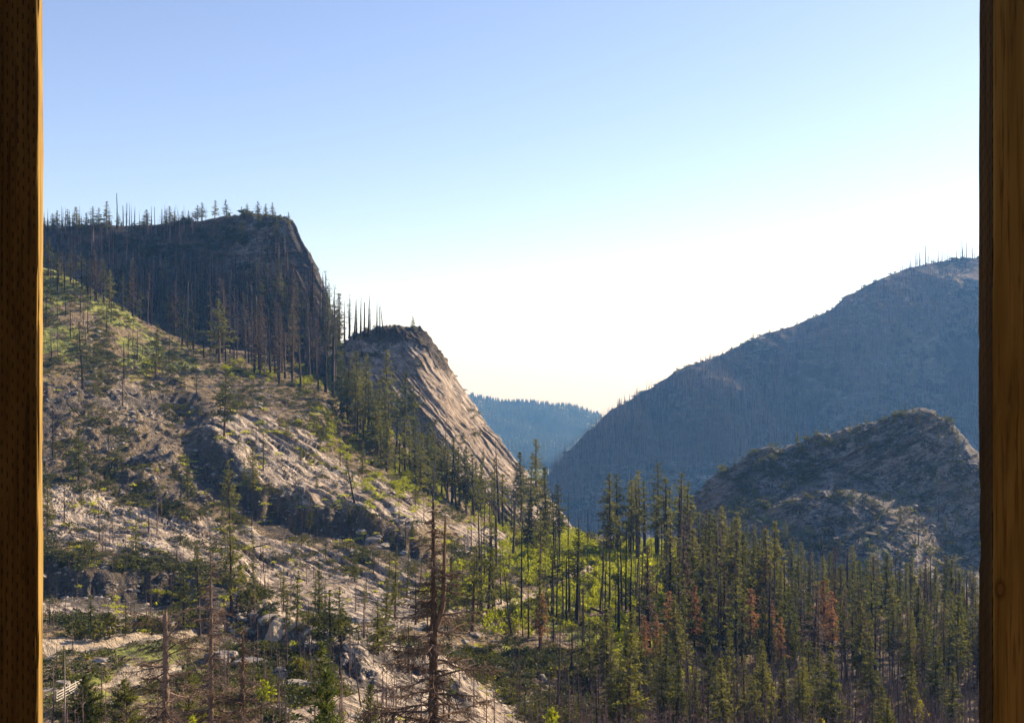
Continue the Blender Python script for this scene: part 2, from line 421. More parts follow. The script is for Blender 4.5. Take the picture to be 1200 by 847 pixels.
cliff_shade_band = soft_poly([(20, 688), (112, 696), (240, 712), (300, 730), (240, 728), (150, 720), (20, 712)], 8, 8)
char_shade = np.clip(.55 * cliff_shade + .52 * footm + .2 * cliff_shade_band + .46 * scree * (1 + noiseB) + forestfloor * (.42 + .5 * noiseA) + .25 * soft_poly([(200, 425), (390, 430), (470, 530), (400, 500), (300, 450)], 14), 0, 1) * (1 - .7 * meadow)  # shade of the cliff faces painted in along with the burnt ground
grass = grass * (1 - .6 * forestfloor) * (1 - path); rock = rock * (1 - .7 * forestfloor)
grid_mesh('ground', V, np.stack([rock, grass, path, char_shade], -1), M['near'])

# --- hills lofted through lines: foot, middle, crest, back (each a list of (column, row, distance))
def smooth_interp(A, n):
    """A (k, ...) -> (n, ...) through the k knots, monotone between them"""
    A = np.asarray(A, float); k = len(A)
    dlt = np.diff(A, axis=0)
    mm = np.zeros_like(A)
    with np.errstate(divide='ignore', invalid='ignore'):
        hm = 2 * dlt[1:] * dlt[:-1] / (dlt[1:] + dlt[:-1])
    mm[1:-1] = np.where(dlt[1:] * dlt[:-1] > 0, hm, 0)
    mm[0] = dlt[0]; mm[-1] = dlt[-1]
    x = np.linspace(0, k - 1, n); i = np.clip(np.floor(x).astype(int), 0, k - 2); f = (x - i)
    f = f.reshape((-1,) + (1,) * (A.ndim - 1))
    h00 = 2 * f ** 3 - 3 * f ** 2 + 1; h10 = f ** 3 - 2 * f ** 2 + f; h01 = -2 * f ** 3 + 3 * f ** 2; h11 = f ** 3 - f ** 2
    return h00 * A[i] + h10 * mm[i] + h01 * A[i + 1] + h11 * mm[i + 1]

def loft(lines, nt, ns):
    L = np.array(lines, float)                       # (nl, k, 3)
    A = smooth_interp(np.swapaxes(L, 0, 1), nt)      # (nt, nl, 3)
    B = smooth_interp(np.swapaxes(A, 0, 1), ns)      # (ns, nt, 3)
    return B[..., 0], B[..., 1], B[..., 2]

def back_of(crest, drops):
    return [[(x, y + dy, d + dd) for x, y, d in crest] for dy, dd in drops]

# granite dome right of the gully
crest = [(385, 425, 545), (400, 402, 540), (440, 389, 535), (486, 384, 530), (513, 412, 522), (555, 472, 512), (598, 527, 500), (645, 588, 484), (700, 650, 465)]
mid2 = [(380, 440, 515), (395, 425, 512), (438, 415, 508), (484, 408, 505), (513, 437, 498), (550, 496, 490), (590, 547, 480), (634, 602, 466), (692, 655, 450)]
mid = [(372, 465, 485), (388, 462, 480), (436, 468, 474), (482, 480, 470), (514, 505, 464), (545, 545, 458), (582, 584, 450), (622, 622, 440), (684, 664, 432)]
foot = [(350, 520, 455), (378, 520, 452), (430, 560, 446), (478, 590, 440), (513, 615, 436), (545, 635, 432), (580, 650, 426), (620, 668, 420), (680, 695, 415)]
bx, by, bd = loft([foot, mid, mid2, crest] + back_of(crest, [(40, 40), (190, 130)]), 420, 460)
V = world(bx, by, bd); N = grid_normals(V)
frontness = 1 - sstep(-6, 30, by - np.interp(bx, [c[0] for c in crest], [c[1] for c in crest]) * 0 - by)  # all ones
wx, wy, wz = V[..., 0], V[..., 1], V[..., 2]
disp = 2.2 * fbm(wx / 22, wy / 22, wz / 22, 4, 3) + 1.5 * np.maximum(0, fbm(wx / 7 + wz / 9, wy / 9, wz / 7, 3, 19) - .08) + .5 * fbm(wx / 4, wy / 4, wz / 4, 4, 4)
disp += (strata(bx, by, 27, math.radians(52), 150, 1.6, .12) * 1.7 + strata(bx, by, 11, math.radians(54), 160, 1.8, .14) * 1.9 + strata(bx, by, 5, math.radians(50), 165, 1.5) * 2.2) * bd / F
cap = sstep(14, 0, by - np.interp(bx, [380, 430, 486, 515, 540, 600], [398, 398, 397, 425, 440, 400])) * sstep(405, 430, bx) * (1 - sstep(520, 545, bx))
disp += cap * 1.8 * (.6 + fbm(wx / 5, wy / 5, wz / 3, 3, 12))
V = V + N * disp[..., None]
nA = fbm(wx / 14, wy / 14, wz / 14, 4, 31)
rock = np.clip(.95 - .6 * cap + .25 * nA, 0, 1)
grass = np.clip(.9 * sstep(30, 5, bx - 372 - (by - 400) * .55) + .3 * nA + .8 * sstep(420, 450, bd) * 0 - .1, 0, 1)
lowg = sstep(-34, 6, by - np.interp(bx, [380, 470, 520, 560, 640, 700], [475, 548, 578, 595, 628, 655]))
grass = np.clip(grass + lowg * (.55 + .6 * nA), 0, 1)
grid_mesh('granite_dome', V, np.stack([rock * (1 - .8 * lowg), grass, rock * 0, np.clip(cap * (.55 + .8 * nA), 0, 1)], -1), M['dome'])

# dark burnt peak at the upper left
crest = [(-420, 300, 655), (-60, 272, 648), (50, 269, 645), (140, 265, 643), (236, 256, 638), (296, 249, 630), (333, 254, 622), (352, 281, 612), (374, 322, 602), (393, 380, 590), (402, 430, 578)]
mid = [(-420, 350, 622), (-60, 325, 618), (50, 318, 615), (140, 318, 613), (236, 318, 608), (296, 312, 600), (332, 312, 594), (352, 330, 588), (374, 358, 580), (391, 402, 572), (400, 440, 566)]
foot = [(-420, 470, 560), (-60, 440, 560), (50, 425, 562), (140, 425, 562), (236, 448, 560), (296, 458, 556), (332, 462, 552), (352, 466, 548), (374, 470, 545), (388, 474, 540), (398, 480, 540)]
bx, by, bd = loft([foot, mid, crest] + back_of(crest, [(40, 60), (170, 260)]), 520, 300)
V = world(bx, by, bd); N = grid_normals(V)
wx, wy, wz = V[..., 0], V[..., 1], V[..., 2]
disp = 3.0 * fbm(wx / 40, wy / 40, wz / 40, 4, 3) + .8 * fbm(wx / 9, wy / 9, wz / 9, 4, 4) + 1.0 * np.maximum(0, fbm(wx / 6, wy / 6, wz / 10, 3, 14))
disp += (strata(bx, by, 22, math.radians(12), 250, 1.6) * 5 + strata(bx, by, 9, math.radians(62), 260, 1.6) * 3.0 * sstep(230, 310, bx)) * bd / F
V = V + N * (disp * (1 - .6 * sstep(345, 380, bx)))[..., None]
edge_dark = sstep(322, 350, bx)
nA = fbm(wx / 14, wy / 14, wz / 14, 4, 31)
rock = np.clip(.26 + .36 * sstep(220, 320, bx) * sstep(345, 320, by) + .35 * nA, 0, 1)
grass = np.clip(.15 + .35 * nA + .35 * sstep(262, 250, by - 0), 0, 1)
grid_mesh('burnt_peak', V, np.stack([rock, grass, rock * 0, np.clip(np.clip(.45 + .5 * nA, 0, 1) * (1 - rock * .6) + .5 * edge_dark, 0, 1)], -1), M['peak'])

# rocky knoll at the right
crest = [(770, 622, 604), (800, 595, 605), (835, 560, 605), (880, 532, 606), (925, 519, 607), (975, 507, 608), (1025, 494, 609), (1078, 480, 610), (1112, 497, 611), (1150, 533, 612), (1230, 590, 613), (1360, 640, 616)]
shelf = [(765, 630, 582), (795, 612, 582), (832, 590, 583), (876, 570, 584), (918, 562, 585), (960, 560, 586), (1000, 566, 587), (1052, 572, 588), (1100, 590, 589), (1145, 612, 590), (1220, 650, 591), (1350, 680, 594)]
rib = [(762, 640, 560), (792, 630, 560), (832, 614, 561), (874, 600, 562), (912, 588, 563), (950, 578, 564), (985, 574, 564), (1030, 588, 565), (1074, 616, 566), (1110, 654, 567), (1200, 690, 569), (1340, 700, 571)]
mid = [(770, 668, 532), (800, 662, 533), (840, 656, 533), (880, 652, 534), (918, 648, 535), (955, 646, 536), (990, 648, 536), (1034, 656, 537), (1076, 676, 538), (1110, 700, 539), (1200, 725, 541), (1340, 730, 543)]
foot = [(780, 710, 506), (815, 712, 507), (855, 716, 508), (895, 722, 508), (930, 730, 509), (965, 736, 510), (1000, 742, 511), (1040, 748, 511), (1080, 756, 512), (1112, 760, 513), (1200, 765, 515), (1340, 765, 517)]
bx, by, bd = loft([foot, mid, rib, shelf, crest] + back_of(crest, [(40, 50), (230, 220)]), 440, 420)
V = world(bx, by, bd); N = grid_normals(V)
wx, wy, wz = V[..., 0], V[..., 1], V[..., 2]
disp = 2.6 * fbm(wx / 30, wy / 30, wz / 30, 4, 43) + .9 * fbm(wx / 8, wy / 8, wz / 8, 4, 44) + 1.2 * np.maximum(0, fbm(wx / 5, wy / 5, wz / 6, 3, 45))
disp += (strata(bx, by, 18, math.radians(-28), 350, 1.4) * 6 + strata(bx, by, 8, math.radians(30), 360, 1.4) * 3.2) * bd / F
V = V + N * disp[..., None]
nA = fbm(wx / 12, wy / 12, wz / 12, 4, 31); nB = fbm(wx / 30, wy / 30, wz / 30, 3, 36)
rock = np.clip(.78 + .45 * nA + .2 * nB, 0, 1)
grass = np.clip(.16 + .6 * nA - .5 * nB, 0, 1)
grid_mesh('rocky_knoll', V, np.stack([rock, grass, rock * 0, np.clip(.2 + .5 * nB, 0, 1)], -1), M['knoll'])

# blue mountain across the valley
crest = [(520, 660, 1600), (585, 610, 1650), (645, 541, 1700), (700, 489, 1750), (745, 457, 1790), (812, 424, 1840), (870, 396, 1890), (935, 376, 1940), (1000, 342, 1990), (1060, 313, 2040), (1150, 296, 2090), (1350, 255, 2150), (1750, 225, 2250)]
foot = [(480, 790, 1180), (560, 780, 1200), (620, 770, 1220), (680, 760, 1240), (740, 755, 1260), (800, 750, 1280), (860, 745, 1300), (920, 740, 1310), (985, 735, 1320), (1050, 735, 1330), (1150, 735, 1340), (1350, 735, 1350), (1750, 735, 1350)]
mid = [((a[0] * .5 + b[0] * .5), a[1] * .52 + b[1] * .48 + 12, a[2] * .6 + b[2] * .4 + 40) for a, b in zip(crest, foot)]
bx, by, bd = loft([foot, mid, crest] + back_of(crest, [(40, 150), (200, 900)]), 560, 320)
V = world(bx, by, bd); N = grid_normals(V)
wx, wy, wz = V[..., 0], V[..., 1], V[..., 2]
damp = .22 + .78 * sstep(0, 60, by - np.interp(bx, [c[0] for c in crest], [c[1] for c in crest]))
rid = 1 - np.abs(fbm(wx / 210 + wz / 300, wy / 420, wz / 420, 4, 53)) * 2
disp = damp * (52 * rid + 18 * fbm(wx / 90, wy / 90, wz / 90, 4, 54)) + 3.5 * fbm(wx / 22, wy / 22, wz / 22, 4, 55) + 2 * np.maximum(0, fbm(wx / 10, wy / 10, wz / 12, 3, 56)) - 14
V = V + N * disp[..., None]
nA = fbm(wx / 45, wy / 45, wz / 45, 4, 31); nB = fbm(wx / 160, wy / 160, wz / 160, 3, 36)
rock = np.clip(.42 + .5 * nA + .5 * nB + .18 * sstep(480, 380, by), 0, 1)
grid_mesh('blue_mountain', V, np.stack([rock, np.clip(.2 + .5 * nB, 0, 1), rock * 0, np.clip(.3 + .4 * nA, 0, 1)], -1), M['mount'])

# far wooded ridge closing the valley
crest = [(-300, 430, 5000), (200, 420, 5000), (400, 438, 5000), (480, 446, 5000), (545, 454, 5000), (600, 463, 4950), (660, 472, 4900), (712, 484, 4850), (800, 520, 4800), (1000, 530, 4800), (1500, 500, 4800)]
foot = [(x, 540, 3500) for x, y, d in crest]
mid = [(x, y * .5 + 540 * .5 + 5, 4250) for x, y, d in crest]
bx, by, bd = loft([foot, mid, crest] + back_of(crest, [(40, 600)]), 420, 160)
V = world(bx, by, bd); N = grid_normals(V)
wx, wy, wz = V[..., 0], V[..., 1], V[..., 2]
V = V + N * (60 * fbm(wx / 500, wy / 500, wz / 500, 4, 61) + 16 * fbm(wx / 90, wy / 90, wz / 90, 4, 62) - 14)[..., None]
nA = fbm(wx / 200, wy / 200, wz / 200, 4, 31)
grid_mesh('far_ridge', V, np.stack([.2 + .5 * nA, .3 + .4 * nA, nA * 0, nA * 0], -1).clip(0, 1), M['ridge'])

# valley floor under everything, out to the horizon
xs = np.linspace(-5600, 5600, 90); gx, gy = np.meshgrid(xs, np.linspace(-5400, 5700, 90))
gz = -345 + 12 * fbm(gx / 900, gy / 900, None, 3, 71)
hole = np.stack([gx, gy, gz], -1)
grid_mesh('valley_floor', hole, np.stack([gx * 0 + .2, gx * 0 + .5, gx * 0, gx * 0], -1), M['ridge'], plant=False)

# --- which ground point shows at a picture position (used to stand things on the ground)
SV = np.vstack([t[0] for t in TERR]); SN = np.vstack([t[1] for t in TERR]); SCV = np.vstack([t[2] for t in TERR])
sx, sy, sd = screen(SV)
GX0, GY0, CELL = -100, 150, 2.0
GW, GH = int(1400 / CELL), int(900 / CELL)
ok = (sd > 5) & (sx > GX0) & (sx < GX0 + GW * CELL - 1) & (sy > GY0) & (sy < GY0 + GH * CELL - 1)
idx = np.nonzero(ok)[0]
idx = idx[np.argsort(-sd[idx])]
ci = ((sy[idx] - GY0) / CELL).astype(int) * GW + ((sx[idx] - GX0) / CELL).astype(int)
ZB = np.full(GW * GH, -1, np.int64); ZB[ci] = idx                       # nearest written last
ZB = ZB.reshape(GH, GW)
for _ in range(3):                                                        # close pin holes
    for ax, sh in ((0, 1), (0, -1), (1, 1), (1, -1)):
        r = np.roll(ZB, sh, ax); ZB = np.where(ZB < 0, r, ZB)
# nearer neighbour fills gaps between sparse near rows
def ground_at(px, py):
    c = int((px - GX0) / CELL); r = int((py - GY0) / CELL)
    best = -1
    r = min(max(r, 0), GH - 1); c = min(max(c, 0), GW - 1)
    for rr in range(max(0, r - 1), min(GH, r + 2)):
        for cc in range(max(0, c - 1), min(GW, c + 2)):
            k = ZB[rr, cc]
            if k >= 0 and (best < 0 or sd[k] < sd[best] * .985): best = k
    return best

# ------------------------------------------------------------------ trees: prototypes
def rhombi(P, D, Ln, Wd, rg):
    """one narrow leaf-shaped quad per row: from P along D"""
    n = len(P)
    r = rg.normal(size=(n, 3)); S = np.cross(D, r); S /= np.linalg.norm(S, axis=1)[:, None] + 1e-9
    a = P - D * Ln[:, None] * .1; c = P + D * Ln[:, None]
    m = P + D * Ln[:, None] * .42
    b = m + S * Wd[:, None] * .5; d = m - S * Wd[:, None] * .5
    V = np.stack([a, b, c, d], 1).reshape(-1, 3)
    return V, np.arange(4 * n).reshape(-1, 4)

def conifer(seed, H=20., base=.2, w=.15, whorls=26, per=4, tuft=.75, k=4, p=.85, droop=-.15, up=.45, trunk=.017, gap=.25, wild=.25, step=.6, stubs=10, lean=.0, roundtop=0, aspect=.3):
    rg = np.random.default_rng(seed)
    tr = MB()
    zz = np.linspace(0, 1, 9)
    cx = lean * H * zz ** 1.5 + np.cumsum(rg.normal(0, .006, 9)) * H * .25; cy = np.cumsum(rg.normal(0, .006, 9)) * H * .25
    cx -= cx[0]; cy -= cy[0]
    path = np.stack([cx, cy, zz * H], -1)
    rad = trunk * H * (1 - zz) ** .8 + .012 * H * .12; rad[0] *= 1.25
    tr.tube(path, rad, 7)
    at = lambda z: np.array([np.interp(z, zz * H, cx), np.interp(z, zz * H, cy), z])
    for i in range(stubs):                                             # dead stubs below the crown
        z = H * rg.uniform(.08, max(.1, base)); a = rg.uniform(0, 6.28); L = rg.uniform(.02, .06) * H
        p0 = at(z); d = np.array([math.cos(a), math.sin(a), rg.uniform(-.4, .2)])
        tr.tube([p0, p0 + d * L * .6, p0 + d * L + [0, 0, -.1 * L]], [.0035 * H * .6, .002 * H, .0008 * H], 3)
    P, D, Ln = [], [], []
    cr = MB()
    for wi in range(whorls):
        u = (wi + rg.uniform(-.35, .35)) / (whorls - 1); u = min(max(u, 0), .985)
        z = H * (base + (1 - base) * u)
        prof = (1 - u) ** p * min(1, .55 + u * 3.2)
        if roundtop: prof = math.sqrt(max(0, 1 - u ** 2.6)) * min(1, .5 + u * 2)
        for b in range(per):
            if rg.random() < gap: continue
            a = rg.uniform(0, 6.28); L = w * H * prof * (1 + rg.normal(0, wild)); L = max(L, .012 * H)
            sl = droop + (up - droop) * u ** 1.5 + rg.normal(0, .12)
            d = np.array([math.cos(a), math.sin(a), sl]); d /= np.linalg.norm(d)
            p0 = at(z)
            e = p0 + d * L + np.array([0, 0, .06 * L])
            cr.tube([p0, (p0 + e) / 2 - [0, 0, .04 * L], e], [.0032 * H * .7, .002 * H * .8, .0007 * H], 3, 1, False)
            nt = max(2, int(L / (step * H / 20.)) + 1)
            f = np.linspace(.22 if L > .06 * H else .05, 1, nt)
            pts = p0 + (e - p0) * f[:, None] + rg.normal(0, .012 * H * .35, (nt, 3))
            for q, ff in zip(pts, f):
                kk = k
                v = rg.normal(size=(kk, 3)) * .75 + d * .75 + np.array([0, 0, .22])
                side = np.array([-d[1], d[0], 0]) * rg.choice([-1, 1], kk)[:, None] * (1.1 - .6 * ff)
                v = v + side; v /= np.linalg.norm(v, axis=1)[:, None]
                P.append(np.repeat(q[None], kk, 0)); D.append(v); Ln.append(tuft * H / 20. * rg.uniform(.65, 1.35, kk) * (1.08 - .48 * u ** 1.5))
    # leader
    for q in np.linspace(.93, 1.0, 5):
        v = rg.normal(size=(4, 3)) * .32 + [0, 0, 1]; v /= np.linalg.norm(v, axis=1)[:, None]
        P.append(np.repeat(at(H * q)[None], 4, 0)); D.append(v); Ln.append(np.full(4, tuft * H / 20. * (.62 - .3 * (q - .93) / .07)))
    P = np.vstack(P); D = np.vstack(D); Ln = np.concatenate(Ln)
    V, Q = rhombi(P, D, Ln, Ln * aspect * rg.uniform(.7, 1.4, len(Ln)), rg)
    cr.add(V, Q, None, 0)
    return dict(H=H, trunk=tr.arrays(), crown=cr.arrays())

def snag(seed, H=20., n=26, L=.05, lo=.15, hi=.97, r=.013, fine=0, brk=False, lean=0., droop=-.2, wob=.005):
    rg = np.random.default_rng(seed)
    tr = MB(); zz = np.linspace(0, 1, 10)
    cx = lean * H * zz + np.cumsum(rg.normal(0, wob, 10)) * H * .3; cy = np.cumsum(rg.normal(0, wob, 10)) * H * .3
    cx -= cx[0]; cy -= cy[0]
    rad = r * H * (1 - (.62 if brk else .93) * zz) ** 1.0; rad[0] *= 1.3
    tr.tube(np.stack([cx, cy, zz * H], -1), rad, 6, 0, True, .5 if brk else 0)
    br = MB()
    at = lambda z: np.array([np.interp(z, zz * H, cx), np.interp(z, zz * H, cy), z])
    for i in range(n):
        u = rg.uniform(lo, hi); z = u * H; a = rg.uniform(0, 6.28)
        l = L * H * rg.uniform(.3, 1.3) * (1.15 - u * .8)
        d = np.array([math.cos(a), math.sin(a), droop + .5 * u + rg.normal(0, .15)])
        p0 = at(z); p1 = p0 + d * l * .55; p2 = p0 + d * l + [0, 0, rg.uniform(-.25, .15) * l]
        br.tube([p0, p1, p2], [.0032 * H, .002 * H, .0008 * H], 3, 0, False)
        for f in range(fine):
            q = p0 + (p2 - p0) * rg.uniform(.3, 1); v = d + rg.normal(0, .6, 3); v /= np.linalg.norm(v)
            br.tube([q, q + v * l * rg.uniform(.25, .5)], [.0013 * H, .0006 * H], 3, 0, False)
    return dict(H=H, trunk=tr.arrays(), bare_crown=br.arrays())

PROTO = {}
def add_proto(kind, look, parts, mats, data, weight=1.0):
    """mats: {part: [materials]}"""
    PROTO.setdefault(kind, []).append(dict(look=look, data=data, mats=mats, parts=parts, weight=weight, meshes=None, one=None))

TC = ('trunk', 'crown'); TB = ('trunk', 'bare_crown')
pm = {'trunk': ['bark'], 'crown': ['pine', 'bark']}; fm = {'trunk': ['bark'], 'crown': ['fir', 'bark']}; dm = {'trunk': ['char'], 'crown': ['dark_pine', 'char']}
cm = {'trunk': ['char'], 'crown': ['pine', 'char']}
for s in range(3): add_proto('pine_tree', 'open-branched green', TC, pm, conifer(100 + s, base=.26, w=.17, whorls=22, per=4, k=5, gap=.30, wild=.35, tuft=.85))
for s in range(3): add_proto('pine_tree', 'full conical green', TC, pm, conifer(110 + s, base=.10, w=.19, whorls=27, per=5, k=5, gap=.18, wild=.22, tuft=.8))
for s in range(2): add_proto('pine_tree', 'sparse high-crowned', TC, cm, conifer(120 + s, base=.45, w=.13, whorls=18, per=4, k=4, gap=.42, wild=.45, tuft=.85, stubs=26))
for s in range(2): add_proto('pine_tree', 'dark straggly', TC, dm, conifer(130 + s, base=.18, w=.14, whorls=22, per=4, k=4, gap=.4, wild=.5, tuft=.8, stubs=16))
for s in range(3): add_proto('fir_tree', 'narrow dense green', TC, fm, conifer(140 + s, base=.08, w=.15, whorls=38, per=5, k=6, gap=.15, wild=.22, droop=-.35, up=.35, tuft=.7, p=.75))
for s in range(2): add_proto('fir_tree', 'tall ragged green', TC, fm, conifer(150 + s, base=.2, w=.14, whorls=34, per=5, k=6, gap=.28, wild=.4, droop=-.3, up=.3, tuft=.75, p=.6, stubs=22))
for s in range(2): add_proto('fir_tree', 'broad skirted green', TC, fm, conifer(160 + s, base=.05, w=.21, whorls=34, per=6, k=6, gap=.12, wild=.2, droop=-.25, up=.3, tuft=.75, p=.9))
for s in range(2): add_proto('fir_tree', 'thin half-bare', TC, {'trunk': ['char'], 'crown': ['fir', 'twig']}, conifer(170 + s, base=.35, w=.10, whorls=26, per=4, k=4, gap=.4, wild=.5, droop=-.3, up=.2, tuft=.7, p=.6, stubs=34))
for s in range(2): add_proto('scorched_pine', 'rust-brown', TC, {'trunk': ['char'], 'crown': ['rust', 'char']}, conifer(180 + s, base=.3, w=.11, whorls=26, per=5, k=5, gap=.2, wild=.3, droop=-.3, tuft=.75, p=.6))
for s in range(2): add_proto('scorched_pine', 'dull brown', TC, {'trunk': ['char'], 'crown': ['brown', 'twig']}, conifer(190 + s, base=.18, w=.105, whorls=30, per=5, k=4, gap=.25, wild=.4, droop=-.3, tuft=.6, p=.6))
sm = {'trunk': ['char'], 'bare_crown': ['char']}; tm = {'trunk': ['char'], 'bare_crown': ['twig']}; vm = {'trunk': ['silver'], 'bare_crown': ['silver']}
for s in range(3): add_proto('burnt_snag', 'black pole-like', TB, sm, snag(200 + s, n=32, L=.045, r=.0165), 1.2)
for s in range(3): add_proto('burnt_snag', 'twiggy brown', TB, tm, snag(210 + s, n=70, L=.075, lo=.2, fine=2, r=.011), 1.4)
for s in range(2): add_proto('burnt_snag', 'broken-topped black', TB, sm, snag(220 + s, n=10, L=.04, brk=True, hi=.8, r=.016), .5)
for s in range(2): add_proto('burnt_snag', 'spindly leaning', TB, tm, snag(230 + s, n=26, L=.06, lean=.09, r=.010, wob=.012), .6)
add_proto('burnt_snag', 'pale bleached', TB, vm, snag(240, n=14, L=.04, brk=True, hi=.9, r=.016), .12)

MESHC = {}
def proto_meshes(kind, p):
    if p['meshes'] is None:
        p['meshes'] = {}
        for part in p['parts']:
            V, Fs, mi = p['data'][part]
            p['meshes'][part] = raw_mesh(kind + '_' + part, V, Fs, [M[m] for m in p['mats'][part]], mi, part == 'trunk')
    return p['meshes']

def proto_single(kind, p):
    if p['one'] is None:
        mats, Vs, FQ, FT, mq, mt, n = [], [], [], [], [], [], 0
        for part in p['parts']:
            V, Fs, mi = p['data'][part]; o = 0
            off = len(mats); mats += [M[m] for m in p['mats'][part]]
            for f in Fs:
                mm = mi[o:o + len(f)] + off; o += len(f)
                (FQ if f.shape[1] == 4 else FT).append(f + n); (mq if f.shape[1] == 4 else mt).append(mm)
            Vs.append(V); n += len(V)
        Fs = [np.vstack(x) for x in (FQ, FT) if x]; mi = np.concatenate(mq + mt)
        p['one'] = raw_mesh(kind, np.vstack(Vs), Fs, mats, mi, False)
    return p['one']

def xform(V, loc, rz, s, tilt=(0, 0), sxy=1.0):
    c, si = math.cos(rz), math.sin(rz)
    x = (V[:, 0] * c - V[:, 1] * si) * s * sxy; y = (V[:, 0] * si + V[:, 1] * c) * s * sxy; z = V[:, 2] * s
    return np.stack([x + tilt[0] * z + loc[0], y + tilt[1] * z + loc[1], z + loc[2]], -1)

def merged(name, items, matnames):
    """items: (arrays with global material indices, loc, rz, s, tilt, sxy) -> one mesh"""
    Vs, Qs, Ts, mq, mt, n = [], [], [], [], [], 0
    for (V, Fs, mi), loc, rz, s, tilt, sxy in items:
        Vs.append(xform(V, loc, rz, s, tilt, sxy)); o = 0
        for f in Fs:
            (Qs if f.shape[1] == 4 else Ts).append(f + n); (mq if f.shape[1] == 4 else mt).append(mi[o:o + len(f)]); o += len(f)
        n += len(V)
    Fs = [np.vstack(x) for x in (Qs, Ts) if x]
    return raw_mesh(name, np.vstack(Vs), Fs, [M[m] for m in matnames], np.concatenate(mq + mt), False)

# ------------------------------------------------------------------ planting
CAND = []          # every tree to be planted
def spot(px, py):
    k = ground_at(px, py)
    return None if k < 0 else (SV[k].copy(), SN[k], SCV[k])

def pick(kind, look=None, r=None):
    r = r or random
    L = [p for p in PROTO[kind] if look is None or look in p['look']]
    return r.choices(L, [p['weight'] for p in L])[0]

def plant(kind, px, py, top=None, H=None, look=None, zone=None, label=None, tilt=(0, 0), sxy=1.0, group=None, cat=None):
    s = spot(px, py)
    if s is None: return None
    loc = s[0]
    if H is None: H = (py - top) / F * loc[1]
    p = pick(kind, look)
    if p['look'].startswith('pale'): H *= .6
    c = dict(kind=kind, p=p, loc=loc - np.array([0, 0, .012 * H + .12]), H=H, rz=random.uniform(0, 6.28), zone=zone, label=label, px=px, py=py, hpx=H / loc[1] * F,
             tilt=(tilt[0] + random.gauss(0, .022), tilt[1] + random.gauss(0, .022)), sxy=sxy * random.uniform(.78, 1.28), group=group, cat=cat)
    CAND.append(c); return c

def scatter(zone, poly, mixk, n, hrange, spacing=4.0, seed=1, only=None, bias=None):
    """n trees inside an outline on the picture; mixk: list of (kind, look or None, weight)"""
    r = random.Random(seed)
    x0, x1 = min(p[0] for p in poly), max(p[0] for p in poly); y0, y1 = min(p[1] for p in poly), max(p[1] for p in poly)
    got = []; tries = 0
    while len(got) < n and tries < n * 60:
        tries += 1
        x, y = r.uniform(x0, x1), r.uniform(y0, y1)
        if not in_poly(np.array([x]), np.array([y]), poly)[0]: continue
        if any(abs(x - a) < spacing and abs(y - b) < spacing * .6 for a, b in got): continue
        s = spot(x, y)
        if s is None: continue
        if only and not only(s, x, y, r): continue
        kind, look, _ = r.choices(mixk, [m[2] for m in mixk])[0]
        h = r.triangular(hrange[0], hrange[1], hrange[0] + (hrange[1] - hrange[0]) * .55)
        if bias: h *= bias(x, y)
        plant(kind, x, y, H=h, look=look, zone=zone); got.append((x, y))

